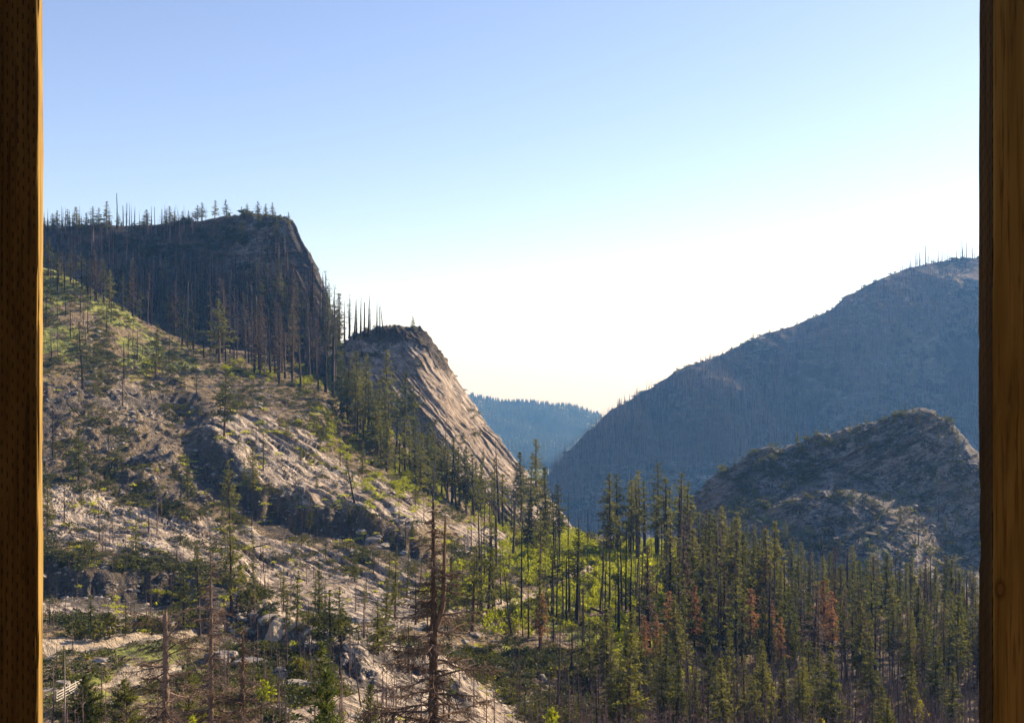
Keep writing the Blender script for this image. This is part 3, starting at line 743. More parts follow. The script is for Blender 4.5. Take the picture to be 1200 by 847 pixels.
# --- trees one can pick out on the picture: (kind, column, base row, top row, look, label)
for a in [
    ('pine_tree', 95, 565, 497, 'full', 'green pine standing alone on the pale slab edge beside the left post'),
    ('pine_tree', 219, 586, 533, 'full', 'conical green pine on the tan bench above the long granite slab'),
    ('pine_tree', 270, 618, 539, 'open', 'tall slim green pine below the dark scree, between two smaller pines'),
    ('pine_tree', 264, 514, 433, 'open', 'wide spreading lone pine at the top edge of the steep granite slab'),
    ('pine_tree', 158, 648, 602, 'open', 'young pine in the middle of the striped slab above the dark cliff'),
    ('burnt_snag', 148, 648, 620, 'broken', 'stubby black snag close beside the young pine on the striped slab'),
    ('pine_tree', 131, 556, 518, 'dark', 'bushy dark pine in the grey scree, left one of a touching pair'),
    ('pine_tree', 140, 550, 517, 'open', 'small green pine in the grey scree, right one of a touching pair'),
    ('scorched_pine', 64, 536, 481, 'dull', 'brown dead pine on the scree right beside the left wooden post'),
    ('pine_tree', 56, 618, 560, 'full', 'green pine half hidden by the edge of the left wooden post'),
    ('pine_tree', 235, 662, 632, 'full', 'small full pine on the slab foot left of the tall crossing dead trees'),
    ('pine_tree', 274, 662, 620, 'open', 'medium pine on the gravelly slope under the tall slim pine'),
    ('pine_tree', 297, 577, 525, 'full', 'green pine at the left end of the shadowed rock step'),
    ('pine_tree', 182, 441, 378, 'open', 'lone open-crowned pine on the grassy shoulder below the burnt stand'),
    ('pine_tree', 98, 457, 378, 'dark', 'dark ragged pine on the shoulder between thin snags near the left post'),
    ('pine_tree', 229, 461, 432, 'dark', 'short round bushy pine on the brown slope above the scree'),
    ('pine_tree', 262, 470, 440, 'open', 'small pine on the brown slope to the right of the round bushy pine'),
    ('pine_tree', 311, 549, 505, 'dark', 'thin dark pine high on the steep granite slab'),
    ('pine_tree', 364, 622, 575, 'dark', 'dark narrow pine against the shadowed lower edge of the steep slab'),
    ('pine_tree', 427, 556, 516, 'full', 'leafy green pine on the right rim of the steep granite slab'),
    ('pine_tree', 380, 516, 494, 'full', 'tiny pine on top of the steep slab beside the gully'),
    ('pine_tree', 272, 722, 611, 'open', 'tall pine with a straight dark trunk beside the shady boulders'),
    ('pine_tree', 232, 742, 634, 'sparse', 'pine with thin crown just behind the tallest grey dead trunk'),
    ('pine_tree', 216, 735, 660, 'open', 'greenish pine crowding the left side of the tallest grey dead trunk'),
    ('pine_tree', 346, 740, 664, 'open', 'slender pine with dark trunk, left of the broadest pine above the track'),
    ('pine_tree', 371, 752, 654, 'full', 'broadest green pine standing right above the dirt track'),
    ('pine_tree', 333, 736, 690, 'full', 'low bushy pine tucked left of the slender pine by the track'),
    ('pine_tree', 402, 738, 700, 'open', 'small pine on a rounded dark bush right of the broadest pine'),
    ('pine_tree', 452, 744, 671, 'full', 'round-headed green pine left of the big red-brown dead tree'),
    ('pine_tree', 428, 713, 680, 'open', 'small faint pine on the slab above the round-headed pine'),
    ('pine_tree', 478, 692, 640, 'dark', 'thin dark pine just left of the red-brown dead tree'),
    ('pine_tree', 554, 741, 639, 'open', 'tall layered pine right of the big red-brown dead tree'),
    ('pine_tree', 579, 714, 648, 'open', 'slim pine by the track to the right of the tall layered pine'),
    ('pine_tree', 530, 708, 655, 'full', 'green pine half behind the right side of the red-brown dead tree'),
    ('pine_tree', 527, 838, 780, 'sparse', 'short pine low on the slope right of the red-brown dead trunk'),
    ('pine_tree', 61, 728, 680, 'dark', 'dark pine under the cliff close to the left wooden post'),
    ('pine_tree', 108, 736, 694, 'full', 'largest pine on the green bank between cliff and dirt road'),
    ('pine_tree', 125, 741, 715, 'full', 'small bright pine on the green bank, middle of three'),
    ('pine_tree', 149, 744, 706, 'full', 'neat conical pine at the right end of the green bank'),
    ('pine_tree', 168, 687, 675, 'full', 'tiny round pine alone on the ledge at the cliff foot'),
    ('pine_tree', 73, 790, 750, 'full', 'bushy green tree on the clearing next to the left post'),
    ('burnt_snag', 332, 835, 795, 'broken', 'black burnt stump trunk between boulders at the bottom'),
    ('burnt_snag', 326, 833, 808, 'broken', 'shorter black stump touching a taller one between the boulders'),
    ('burnt_snag', 616, 852, 803, 'broken', 'thick black broken trunk at the lower middle of the valley slope'),
    ('burnt_snag', 654, 824, 708, 'black', 'tallest brown-black snag standing on the open valley slope'),
    ('scorched_pine', 632, 764, 694, 'rust', 'rust-orange scorched pine alone beside the valley track'),
    ('burnt_snag', 614, 744, 698, 'black', 'black snag just left of the lone rust-orange pine'),
    ('burnt_snag', 673, 784, 718, 'black', 'straight black snag in the grass left of the pale green pine'),
    ('burnt_snag', 685, 757, 690, 'black', 'slim black snag behind the pale green pine on the valley slope'),
    ('pine_tree', 676, 728, 618, 'sparse', 'very tall thin-crowned pine where the track bends out of sight'),
    ('pine_tree', 693, 796, 723, 'open', 'pale green pine in the middle of the grassy valley slope'),
    ('burnt_snag', 710, 850, 772, 'black', 'tall thin black snag at the left edge of the grey sapling thicket'),
    ('pine_tree', 630, 592, 514, 'full', 'tallest spire-like pine on the skyline notch at the dome foot'),
    ('fir_tree', 642, 640, 546, 'narrow', 'dark narrow fir just right of the tallest spire-like pine'),
    ('fir_tree', 612, 592, 529, 'narrow', 'dark fir left of the tallest spire-like pine at the dome foot'),
    ('fir_tree', 656, 632, 563, 'tall', 'ragged fir at the right end of the group under the dome'),
    ('burnt_snag', 587, 615, 512, 'black', 'tall bare snag in front of the lower dome slope'),
    ('fir_tree', 622, 640, 585, 'broad', 'low wide dark fir in front of the spire-like pine'),
    ('burnt_snag', 667, 640, 573, 'black', 'black snag between the dome trees and the bright meadow'),
    ('burnt_snag', 690, 640, 592, 'black', 'short black snag at the left rim of the bright meadow'),
    ('fir_tree', 712, 645, 550, 'narrow', 'tall black-green fir, first in the row along the meadow rim'),
    ('pine_tree', 453, 502, 410, 'full', 'largest green pine at the foot of the granite dome'),
    ('pine_tree', 474, 541, 437, 'sparse', 'tall thin pine against the dome, right of the largest one'),
    ('pine_tree', 487, 534, 452, 'open', 'pine with feathery top against the bright dome face'),
    ('burnt_snag', 522, 573, 479, 'twiggy', 'twiggy grey snag standing in front of the bright dome face'),
    ('burnt_snag', 508, 585, 505, 'twiggy', 'shorter twiggy snag left of the tall one before the dome'),
    ('pine_tree', 415, 490, 407, 'full', 'dense green pine at the left corner of the dome'),
    ('pine_tree', 428, 500, 415, 'sparse', 'thin pine right of the dense one at the dome corner'),
    ('pine_tree', 540, 590, 538, 'open', 'small pine low on the dome foot among bright bushes'),
    ('pine_tree', 484, 387, 371, 'full', 'tiny pine standing alone on top of the granite dome'),
    ('pine_tree', 460, 388, 378, 'full', 'tiny bush-like pine on the dome top, left of the lone one'),
]:
    kind, px, py, top, look, lab = a
    plant(kind, px, py, top, look=look, label=lab)
plant('pine_tree', 417, 591, 536, look='sparse', label='leaning pine with a tufted top on the lower rim of the steep slab', tilt=(-.19, 0))

# --- skyline of the dark peak
for i, (px, base, top, kind, look) in enumerate([
    (62, 270, 256, 'pine_tree', 'full'), (69, 270, 252, 'pine_tree', 'open'), (75, 270, 249, 'burnt_snag', 'black'), (83, 270, 258, 'pine_tree', 'full'), (90, 270, 248, 'pine_tree', 'full'),
    (103, 269, 254, 'pine_tree', 'full'), (110, 269, 246, 'pine_tree', 'open'), (116, 269, 248, 'pine_tree', 'full'), (127, 269, 240, 'pine_tree', 'dark'), (138, 268, 232, 'burnt_snag', 'black'),
    (131, 268, 248, 'burnt_snag', 'black'), (146, 268, 246, 'burnt_snag', 'black'), (150, 268, 242, 'burnt_snag', 'twiggy'), (154, 268, 241, 'burnt_snag', 'black'), (158, 268, 246, 'burnt_snag', 'black'),
    (164, 267, 252, 'burnt_snag', 'black'), (172, 267, 250, 'pine_tree', 'dark'), (178, 267, 245, 'burnt_snag', 'black'), (183, 267, 247, 'burnt_snag', 'black'), (190, 266, 250, 'burnt_snag', 'twiggy'),
    (195, 266, 244, 'burnt_snag', 'black'), (201, 265, 246, 'pine_tree', 'full'), (207, 265, 252, 'pine_tree', 'full'), (214, 263, 252, 'pine_tree', 'full'), (223, 262, 252, 'pine_tree', 'full'),
    (232, 261, 245, 'pine_tree', 'open'), (239, 260, 243, 'pine_tree', 'open'), (252, 258, 240, 'pine_tree', 'open'), (284, 255, 246, 'pine_tree', 'full'), (291, 255, 243, 'pine_tree', 'open'),
    (303, 253, 240, 'pine_tree', 'open'), (312, 253, 243, 'pine_tree', 'full'), (320, 256, 243, 'pine_tree', 'full'), (304, 270, 252, 'pine_tree', 'dark'), (284, 286, 264, 'pine_tree', 'dark'), (325, 278, 262, 'pine_tree', 'dark'), (340, 264, 254, 'pine_tree', 'full')]):
    plant(kind, px, base + 1.5, top - 4, look=look if look != 'dark' else 'full', zone='on the skyline of the dark peak', sxy=1.5)
for i in range(26):
    x = random.uniform(54, 262); plant(*random.choice([('burnt_snag',), ('burnt_snag',), ('pine_tree',)]), x, np.interp(x, [50, 140, 236, 262], [270, 267, 259, 257]) + 1, H=random.uniform(5, 12), look=None, zone='on the skyline of the dark peak', sxy=1.3)
UMB = plant('pine_tree', 266, 258, 234, look='open', label='wide flat-topped pine, the broadest on the dark peak skyline', sxy=1.5)

# --- stands of trees
BAND = [(50, 338), (140, 362), (212, 408), (250, 424), (300, 438), (396, 446), (394, 392), (372, 366), (330, 352), (200, 340), (50, 322)]
bandb = lambda x, y: float(np.interp(x, [50, 150, 260, 400], [.58, .72, .95, .95]) * np.interp(y, [320, 400], [.68, 1]))
S1 = 'in the burnt stand under the dark peak'
scatter(S1, BAND, [('burnt_snag', 'twiggy', 5), ('burnt_snag', 'black', 3), ('scorched_pine', 'dull', 2.2), ('burnt_snag', 'broken', .4), ('burnt_snag', 'pale', .12)], 230, (22, 42), 3.2, 11, bias=bandb)
scatter(S1, BAND, [('pine_tree', 'open', 2), ('pine_tree', 'sparse', 2), ('pine_tree', 'dark', 3)], 46, (22, 36), 8, 12, bias=bandb)
scatter('along the left end of the burnt stand', [(50, 330), (110, 350), (150, 372), (150, 345), (50, 318)], [('pine_tree', 'dark', 2), ('pine_tree', 'open', 1)], 9, (12, 19), 8, 13)
scatter('at the lower edge of the burnt stand', [(270, 428), (400, 446), (430, 478), (380, 462), (300, 440)], [('burnt_snag', 'black', 3), ('burnt_snag', 'pale', .6), ('scorched_pine', 'dull', 1)], 22, (16, 38), 5, 14)
# bare trunks on the saddle between peak and dome
for i, (px, top) in enumerate([(388, 316), (400, 344), (404, 341), (407, 347), (413, 345), (424, 349), (433, 346), (446, 361), (450, 356), (381, 322), (397, 352), (410, 352), (418, 352), (429, 356), (437, 360), (442, 352), (385, 336)]):
    plant('burnt_snag', px, 400 - abs(px - 425) * .12 + (8 if px < 395 else -4), top, look=random.choice(['black', 'black', 'twiggy']), zone='on the saddle left of the dome top', sxy=1.5)
GULLY = [(392, 470), (470, 536), (540, 585), (610, 606), (640, 618), (620, 630), (540, 606), (470, 566), (420, 520)]
scatter('in the gully at the dome foot', GULLY, [('pine_tree', 'open', 1), ('pine_tree', 'sparse', 3), ('burnt_snag', 'black', 3), ('burnt_snag', 'twiggy', 2)], 40, (10, 25), 6, 15)
scatter('in the belt of trees along the lower dome', [(398, 440), (440, 500), (500, 560), (560, 592), (610, 606), (560, 604), (490, 576), (430, 530), (396, 480)], [('pine_tree', 'open', 3), ('pine_tree', 'full', 3), ('fir_tree', 'tall', 2), ('pine_tree', 'sparse', 1)], 30, (13, 27), 7, 55)
scatter('on the granite dome', [(440, 440), (500, 450), (560, 520), (600, 570), (570, 590), (520, 540), (450, 480)], [('pine_tree', 'full', 2), ('burnt_snag', 'black', 1)], 5, (3, 8), 14, 16)
SLOPE = [(52, 350), (150, 400), (260, 436), (370, 470), (470, 560), (520, 630), (420, 700), (300, 700), (150, 660), (52, 620)]
scatter('on the left hillside', SLOPE, [('burnt_snag', 'black', 3), ('burnt_snag', 'spindly', 2), ('burnt_snag', 'twiggy', 2)], 46, (4, 11), 12, 17)
scatter('on the left hillside', SLOPE, [('pine_tree', 'full', 3), ('pine_tree', 'open', 2), ('pine_tree', 'dark', 2)], 46, (2, 6.5), 14, 18)
scatter('on the grassy shoulder', [(52, 340), (130, 370), (215, 425), (150, 445), (52, 430)], [('burnt_snag', 'black', 3), ('burnt_snag', 'twiggy', 2)], 20, (8, 18), 9, 19)
scatter('on the slope around the dirt track', [(300, 690), (480, 660), (600, 660), (640, 700), (580, 780), (420, 830), (330, 760)], [('burnt_snag', 'black', 2), ('burnt_snag', 'spindly', 2), ('pine_tree', 'full', 2), ('pine_tree', 'open', 1)], 34, (3, 10), 14, 20)
nomeadow = lambda sp, x, y, r: ((x - 712) / 56) ** 2 + ((y - 655) / 20) ** 2 > 1 and not (abs(x - 640) < 50 and abs(y - 695) < 16)
SADDLE = [(560, 640), (640, 625), (700, 640), (770, 650), (800, 680), (760, 750), (700, 800), (620, 770), (560, 710)]
scatter('on the grassy valley slope', SADDLE, [('burnt_snag', 'black', 4), ('burnt_snag', 'spindly', 1), ('burnt_snag', 'twiggy', 1.5)], 56, (8, 22), 8, 21, only=nomeadow)
scatter('on the grassy valley slope', SADDLE, [('pine_tree', 'sparse', 2), ('pine_tree', 'open', 1)], 6, (8, 18), 18, 22, only=lambda sp, x, y, r: nomeadow(sp, x, y, r) and x < 690)
RIM = [(722, 642), (800, 652), (830, 664), (800, 676), (760, 660), (722, 650)]
scatter('in the row along the meadow rim', RIM, [('fir_tree', 'tall', 2), ('pine_tree', 'sparse', 5), ('fir_tree', 'thin', 2)], 13, (18, 30), 5, 23)
scatter('in the row along the meadow rim', RIM, [('burnt_snag', 'black', 2)], 14, (16, 26), 5, 24)
FOREST = [(775, 742), (790, 690), (810, 668), (860, 676), (900, 690), (960, 700), (1150, 712), (1180, 740), (1180, 812), (1000, 808), (880, 792), (800, 785), (745, 765)]
mixF = [('fir_tree', 'narrow', 4), ('fir_tree', 'tall', 4), ('fir_tree', 'broad', 1.2), ('fir_tree', 'thin', 2.5)]
RUST = [(785, 752, 688), (815, 745, 686), (772, 762, 716), (968, 745, 680), (977, 748, 688), (880, 745, 690), (917, 772, 722), (757, 765, 722)]
clear_rust = lambda sp, x, y, r: not any(abs(x - a) < 9 and b + 5 < y < b + 75 for a, b, t_ in RUST)
fb = lambda x, y: float(np.interp(x, [760, 880, 1000, 1150], [1.0, .92, .76, .55]))
scatter('in the forest below the knoll', [p for p in FOREST], mixF + [('pine_tree', 'full', 1.5), ('pine_tree', 'open', 2), ('pine_tree', 'sparse', 2.5)], 150, (7, 27), 7, 25, bias=fb, only=clear_rust)
scatter('in the forest below the knoll', FOREST, [('burnt_snag', 'twiggy', 6), ('burnt_snag', 'black', 3), ('burnt_snag', 'broken', 1), ('scorched_pine', 'dull', 3.5), ('scorched_pine', 'rust', .35)], 210, (10, 26), 4, 26, bias=fb, only=clear_rust)
for px, base, top in RUST:
    plant('scorched_pine', px, base + 22, top, look='rust', sxy=.95, zone='in the forest below the knoll')
scatter('in the forest below the knoll', [(1180, 712), (1290, 715), (1290, 830), (1180, 830)], mixF + [('burnt_snag', 'twiggy', 5)], 60, (9, 22), 7, 61)
BACKF = [(800, 652), (840, 640), (900, 668), (980, 690), (1150, 700), (1180, 712), (1100, 716), (900, 696), (820, 676)]
scatter('in the rear rows below the knoll', BACKF, [('fir_tree', 'tall', 3), ('fir_tree', 'thin', 3), ('pine_tree', 'sparse', 1), ('burnt_snag', 'twiggy', 3), ('burnt_snag', 'black', 3)], 80, (12, 24), 5, 27, bias=fb)
FRONTF = [(700, 790), (800, 800), (900, 820), (1150, 838), (1180, 880), (700, 880)]
scatter('in the front of the forest', FRONTF, [('fir_tree', 'broad', 3), ('fir_tree', 'narrow', 2), ('pine_tree', 'full', 2)], 38, (5, 13), 11, 28)
scatter('in the front of the forest', FRONTF, [('burnt_snag', 'twiggy', 3), ('burnt_snag', 'spindly', 2)], 80, (5, 12), 8, 29)
# knoll
scatter('on the crest of the rocky knoll', [(850, 552), (930, 520), (1000, 502), (1060, 486), (1100, 488), (1140, 524), (1120, 530), (1060, 504), (980, 524), (880, 560)], [('pine_tree', 'full', 3), ('pine_tree', 'dark', 2), ('pine_tree', 'open', 2)], 42, (3, 9), 7, 30)
scatter('on the flank of the rocky knoll', [(850, 580), (960, 530), (1080, 505), (1150, 560), (1150, 690), (1080, 680), (960, 660), (860, 630)], [('pine_tree', 'full', 3), ('pine_tree', 'dark', 3), ('burnt_snag', 'black', 2), ('burnt_snag', 'twiggy', 3), ('scorched_pine', 'dull', 1)], 46, (4, 11), 14, 31)
for px, base, top in [(1078, 640, 590), (1074, 645, 600), (1100, 610, 570), (1105, 670, 620), (1118, 690, 640)]:
    plant('burnt_snag', px, base, top, look='twiggy', zone='on the flank of the rocky knoll')
# crest of the blue mountain
for i in range(44):
    x = 1058 + i * 2.2 + random.uniform(-1, 1)
    y = np.interp(x, [1060, 1090, 1150], [316, 309, 301])
    plant('burnt_snag', x, y + 2.5, H=random.uniform(17, 28) * (1.5 if random.random() < .15 else 1), look=random.choice(['black', 'black', 'twiggy']), zone='on the crest of the blue mountain', sxy=1.8)
for x, y in [(1028, 330), (1010, 340), (1000, 346), (934, 378), (902, 388), (884, 395), (856, 404), (760, 452), (744, 460), (726, 474), (832, 418)]:
    plant('pine_tree', x, y + 3, H=random.uniform(9, 16), look='full', zone='on the long ridge of the blue mountain')

# --- make the objects
ORD = ['first', 'second', 'third', 'fourth', 'fifth', 'sixth', 'seventh', 'eighth', 'ninth', 'tenth', 'eleventh', 'twelfth', 'thirteenth', 'fourteenth', 'fifteenth', 'sixteenth', 'seventeenth', 'eighteenth', 'nineteenth']
TENS = ['', '', 'twent', 'thirt', 'fort', 'fift', 'sixt', 'sevent', 'eight', 'ninet']
def ordinal(i):
    i += 1
    if i < 20: return ORD[i - 1]
    t, u = divmod(i, 10)
    if t >= 10: return 'hundred-' + ordinal(i - 101) if i > 100 else 'hundredth'
    return TENS[t] + ('ieth' if u == 0 else 'y-' + ORD[u - 1])

NOUN = {'pine_tree': ('pine', 'pine tree', 'living pines'), 'fir_tree': ('fir', 'fir tree', 'living firs'), 'burnt_snag': ('snag', 'burnt tree', 'burnt snags'), 'scorched_pine': ('scorched pine', 'scorched tree', 'scorched pines')}
LIMIT = {'pine_tree': 290, 'fir_tree': 290, 'burnt_snag': 290, 'scorched_pine': 120}
leftover = []
for kind in NOUN:
    L = [c for c in CAND if c['kind'] == kind and -10 < c['px'] < 1190]
    L.sort(key=lambda c: (c['label'] is None, -c['hpx'] * (1 if 44 < c['px'] < 1152 else .3)))
    keep = L[:LIMIT[kind]]; leftover += L[LIMIT[kind]:]
    leftover += [c for c in CAND if c['kind'] == kind and not -10 < c['px'] < 1190]
    byz = {}
    for c in keep:
        if c['label'] is None: byz.setdefault((c['zone'], c['p']['look']), []).append(c)
    for (zn, look), cs in byz.items():
        cs.sort(key=lambda c: c['px'])
        hs = sorted(cs, key=lambda c: -c['hpx'])
        for i, c in enumerate(cs):
            if len(cs) == 1: c['label'] = f"the one {look} {NOUN[kind][0]} {zn}"
            elif c is hs[0] and len(cs) > 2: c['label'] = f"tallest {look} {NOUN[kind][0]} {zn}"
            else: c['label'] = f"{look} {NOUN[kind][0]}, {ordinal(i)} from left {zn}"
    for c in keep:
        p = c['p']; s = c['H'] / p['data']['H']
        mat = Matrix.Translation(Vector(c['loc'])) @ Matrix(((1, 0, c['tilt'][0], 0), (0, 1, c['tilt'][1], 0), (0, 0, 1, 0), (0, 0, 0, 1)))
        rot = Matrix.Rotation(math.atan2(1, 1) * 0 + c['rz'], 4, 'Z')
        tx, ty = c['tilt']
        q = Vector((tx, ty, 1)).to_track_quat('Z', 'Y').to_matrix().to_4x4()
        m = Matrix.Translation(Vector(c['loc'])) @ q @ rot @ Matrix.Diagonal((s * c['sxy'], s * c['sxy'], s, 1))
        if c['hpx'] < 13:
            o = link(kind, proto_single(kind, p)); o.matrix_world = m
        else:
            o = bpy.data.objects.new(kind, None); COL.objects.link(o); o.empty_display_size = .5; o.matrix_world = m
            for part, me in proto_meshes(kind, p).items(): link(part, me, o)
        tag(o, c['label'], NOUN[kind][1], c['group'] or (NOUN[kind][2] + ' ' + (c['zone'] or 'that stand apart on the hillsides')))

TMAT = ['bark', 'pine', 'fir', 'dark_pine', 'char', 'twig', 'silver', 'rust', 'brown', 'shrub', 'bright', 'yellow', 'sapling']
def flat_proto(p):
    if 'flat' not in p:
        Vs, FQ, FT, mq, mt, n = [], [], [], [], [], 0
        for part in p['parts']:
            V, Fs, mi = p['data'][part]; lut = np.array([TMAT.index(m) for m in p['mats'][part]]); o = 0
            for f in Fs:
                mm = lut[mi[o:o + len(f)]]; o += len(f)
                (FQ if f.shape[1] == 4 else FT).append(f + n); (mq if f.shape[1] == 4 else mt).append(mm)
            Vs.append(V); n += len(V)
        Fs = [np.vstack(x) for x in (FQ, FT) if x]
        p['flat'] = (np.vstack(Vs), Fs, np.concatenate(mq + mt))
    return p['flat']
for nm, kinds in (('distant_burnt_trees', ('burnt_snag', 'scorched_pine')), ('distant_green_trees', ('pine_tree', 'fir_tree'))):
    it = [(flat_proto(c['p']), c['loc'], c['rz'], c['H'] / c['p']['data']['H'], c['tilt'], c['sxy']) for c in leftover if c['kind'] in kinds]
    if it:
        o = link(nm, merged(nm, it, TMAT)); tag(o, kind='stuff')

# ------------------------------------------------------------------ ground cover (uncountable: one object per kind)
def bush_arrays(seed, n=46, spread=1.0, height=.7, leaf=.30, mat=0, stems=4, stem_mat=5):
    rg = np.random.default_rng(seed); mb = MB()
    a = rg.uniform(0, 6.28, n); r = np.sqrt(rg.random(n)) * spread * .5
    lob = 1 + .35 * np.sin(a * 2 + seed) + .2 * np.sin(a * 5 + seed * 2)
    z = height * np.sqrt(np.maximum(0, 1 - (r / (spread * .52)) ** 2)) * rg.uniform(.25, 1, n)
    P = np.stack([np.cos(a) * r * lob, np.sin(a) * r * lob, z * .85], -1)
    D = P * [1, 1, 1.3] + rg.normal(0, .35, (n, 3)); D /= np.linalg.norm(D, axis=1)[:, None] + 1e-9
    L = leaf * rg.uniform(.6, 1.4, n)
    V, Q = rhombi(P, D, L, L * .6, rg); mb.add(V, Q, None, mat)
    for i in range(stems):
        q = P[rg.integers(n)]
        mb.tube([[0, 0, -.1], q * .5, q], [.02, .015, .008], 3, stem_mat, False)
    return mb.arrays()

def stone_arrays(seed, sub=1, flat=.62, rough=.3, mat=0):
    import bmesh
    bm = bmesh.new(); bmesh.ops.create_icosphere(bm, subdivisions=sub, radius=.5)
    V = np.array([v.co[:] for v in bm.verts]); T = np.array([[v.index for v in f.verts] for f in bm.faces]); bm.free()
    rg = np.random.default_rng(seed); o = rg.uniform(0, 50, 3)
    for _ in range(7):                                                   # split faces
        n = rg.normal(size=3); n /= np.linalg.norm(n); d = rg.uniform(.27, .42); k = V @ n
        V = V - np.maximum(0, k - d)[:, None] * n * .92
    V = V * (1 + rough * fbm(V[:, 0] * 2.4 + o[0], V[:, 1] * 2.4 + o[1], V[:, 2] * 2.4 + o[2], 3, seed))[:, None]
    V[:, 2] *= flat; V[:, 0] *= rg.uniform(.9, 1.4)
    return V, [T], np.full(len(T), mat)

def pick_ground(n, weight, x0=30, x1=1170, y0=300, y1=846, seed=0, anyw=False):
    r = np.random.default_rng(seed); res = []
    k = 0
    while len(res) < n and k < 60:
        k += 1
        px = r.uniform(x0, x1, n); py = r.uniform(y0, y1, n)
        c = ((px - GX0) / CELL).astype(int); q = ((py - GY0) / CELL).astype(int)
        i = ZB[q, c]; good = i >= 0
        px, py, i = px[good], py[good], i[good]
        w = weight(px, py, SV[i], SCV[i], SN[i]) * np.where((i >= NG) & (SV[i][:, 1] < 546) & (not anyw), 0, 1) * np.where(in_poly(px, py, CLEAR), .16, 1)
        m = r.random(len(i)) < w
        res += list(i[m])
    return res[:n]

def cover(name, n, arrs, weight, size, matnames, seed, sink=.05, **kw):
    r = np.random.default_rng(seed + 500)
    it = []
    for i in pick_ground(n, weight, seed=seed, **kw):
        s = size(SV[i], r)
        it.append((arrs[r.integers(len(arrs))], SV[i] + r.normal(0, .25, 3) * [1, 1, 0] - [0, 0, sink * s], r.uniform(0, 6.28), s, (0, 0), r.uniform(.8, 1.5)))
    o = link(name, merged(name, it, matnames)); tag(o, kind='stuff'); return o

NG = len(TERR[0][0])
CLEAR = [(36, 746), (190, 740), (250, 760), (250, 800), (235, 850), (36, 850)]
near = lambda V: V[:, 1] < 540
def slab_free(c): return np.clip(1 - c[:, 0] * 1.15, 0, 1)
bush = [bush_arrays(s, 90, 1.2, .6, .19, 9) for s in range(6)]
bushb = [bush_arrays(20 + s, 90, 1.2, 1.0, .21, 10) for s in range(5)]
bushg = [bush_arrays(40 + s, 80, 1.3, .5, .18, 3) for s in range(4)]
cn = lambda px, py, s, k=30.: vnoise(px / k, py / k * 1.6, None, s)
cover('low_shrubs', 6500, bush, lambda x, y, V, c, n: near(V) * slab_free(c) * np.clip(.30 + 1.1 * cn(x, y, 5) + .5 * cn(x, y, 6, 9) + .5 * c[:, 1], .02, 1) * (c[:, 2] < .3) * (c[:, 3] < .5) * np.where(x > 740, np.where(y > 775, .06, .22), 1),
      lambda P, r: r.triangular(.35, .65, 2.0) * (.75 + P[1] / 700), TMAT, 1)
cover('dark_shrubs', 1900, bushg, lambda x, y, V, c, n: near(V) * slab_free(c) * np.clip(.15 + 1.3 * cn(x, y, 15, 40) + .4 * cn(x, y, 16, 9), .01, 1) * (c[:, 2] < .3) * (c[:, 3] < .5) * np.where(x > 740, np.where(y > 775, .08, .4), 1),
      lambda P, r: r.triangular(.5, .9, 2.8) * (.75 + P[1] / 700), TMAT, 2)
def wbright(x, y, V, c, n):
    w = .0 * x
    for cx0, cy0, rx, ry, k in [(705, 654, 62, 20, 6.0), (676, 640, 26, 16, 4.0), (770, 655, 40, 12, 3.0), (605, 600, 34, 14, .7), (700, 690, 60, 18, .4), (440, 500, 50, 28, .30), (500, 560, 46, 24, .42), (340, 432, 60, 10, .40), (600, 720, 40, 14, .15), (745, 745, 40, 22, .25), (780, 668, 30, 18, .6), (820, 650, 20, 10, .4), (640, 620, 20, 16, .5), (575, 582, 26, 10, .5), (820, 800, 60, 22, .03), (770, 700, 30, 20, .4), (560, 690, 40, 20, .12), (380, 440, 30, 10, .4)]:
        w = np.maximum(w, k * np.exp(-((x - cx0) / rx) ** 2 - ((y - cy0) / ry) ** 2))
    return w * near(V) * (c[:, 2] < .3) * np.clip(.6 + 1.0 * cn(x, y, 25, 16), 0, 1.2)
cover('spring_green_shrubs', 5200, bushb, wbright, lambda P, r: r.triangular(.7, 1.4, 2.8) * (.6 + P[1] / 900), TMAT, 3)
cover('yellow_green_shrubs', 420, [bush_arrays(70 + s, 60, 1.3, .5, .22, 3 + 7) for s in range(3)], lambda x, y, V, c, n: near(V) * (x < 700) * np.clip(-.2 + 1.2 * cn(x, y, 35, 22), 0, 1) * (c[:, 2] < .3), lambda P, r: r.triangular(.4, .8, 1.7) * (.6 + P[1] / 600), TMAT, 4)
SMAT = ['stone']
m, nt, out = new_mat('stone'); g = G(nt)
pos = g.n('ShaderNodeNewGeometry').outputs['Position']
c = g.mix(g.ramp(g.noise(pos, 1.2, 5, .6), .35, .62), (.11, .10, .088), (.31, .27, .232)); c = g.mix(g.ramp(g.noise(pos, .5, 3), .58, .66), c, (.07, .065, .06))
g.l(g.bsdf(c, .9, .1, g.noise(pos, 2.5, 5, .65), .7, .12), out.inputs['Surface']); M['stone'] = m
stones = [stone_arrays(s, 1) for s in range(7)]
cover('loose_stones', 7500, stones, lambda x, y, V, c, n: near(V) * np.clip(.25 + .8 * cn(x, y, 45, 18) + .35 * (x < 320) * (y < 580) * (y > 440) , .03, 1) * (c[:, 2] < .4) * np.where(x > 640, .10, 1) * np.clip(1.1 - c[:, 0], .04, 1),
      lambda P, r: min(2.2, r.pareto(2.6) * .45 + .30) * (.55 + P[1] / 500), SMAT, 5, sink=.12)
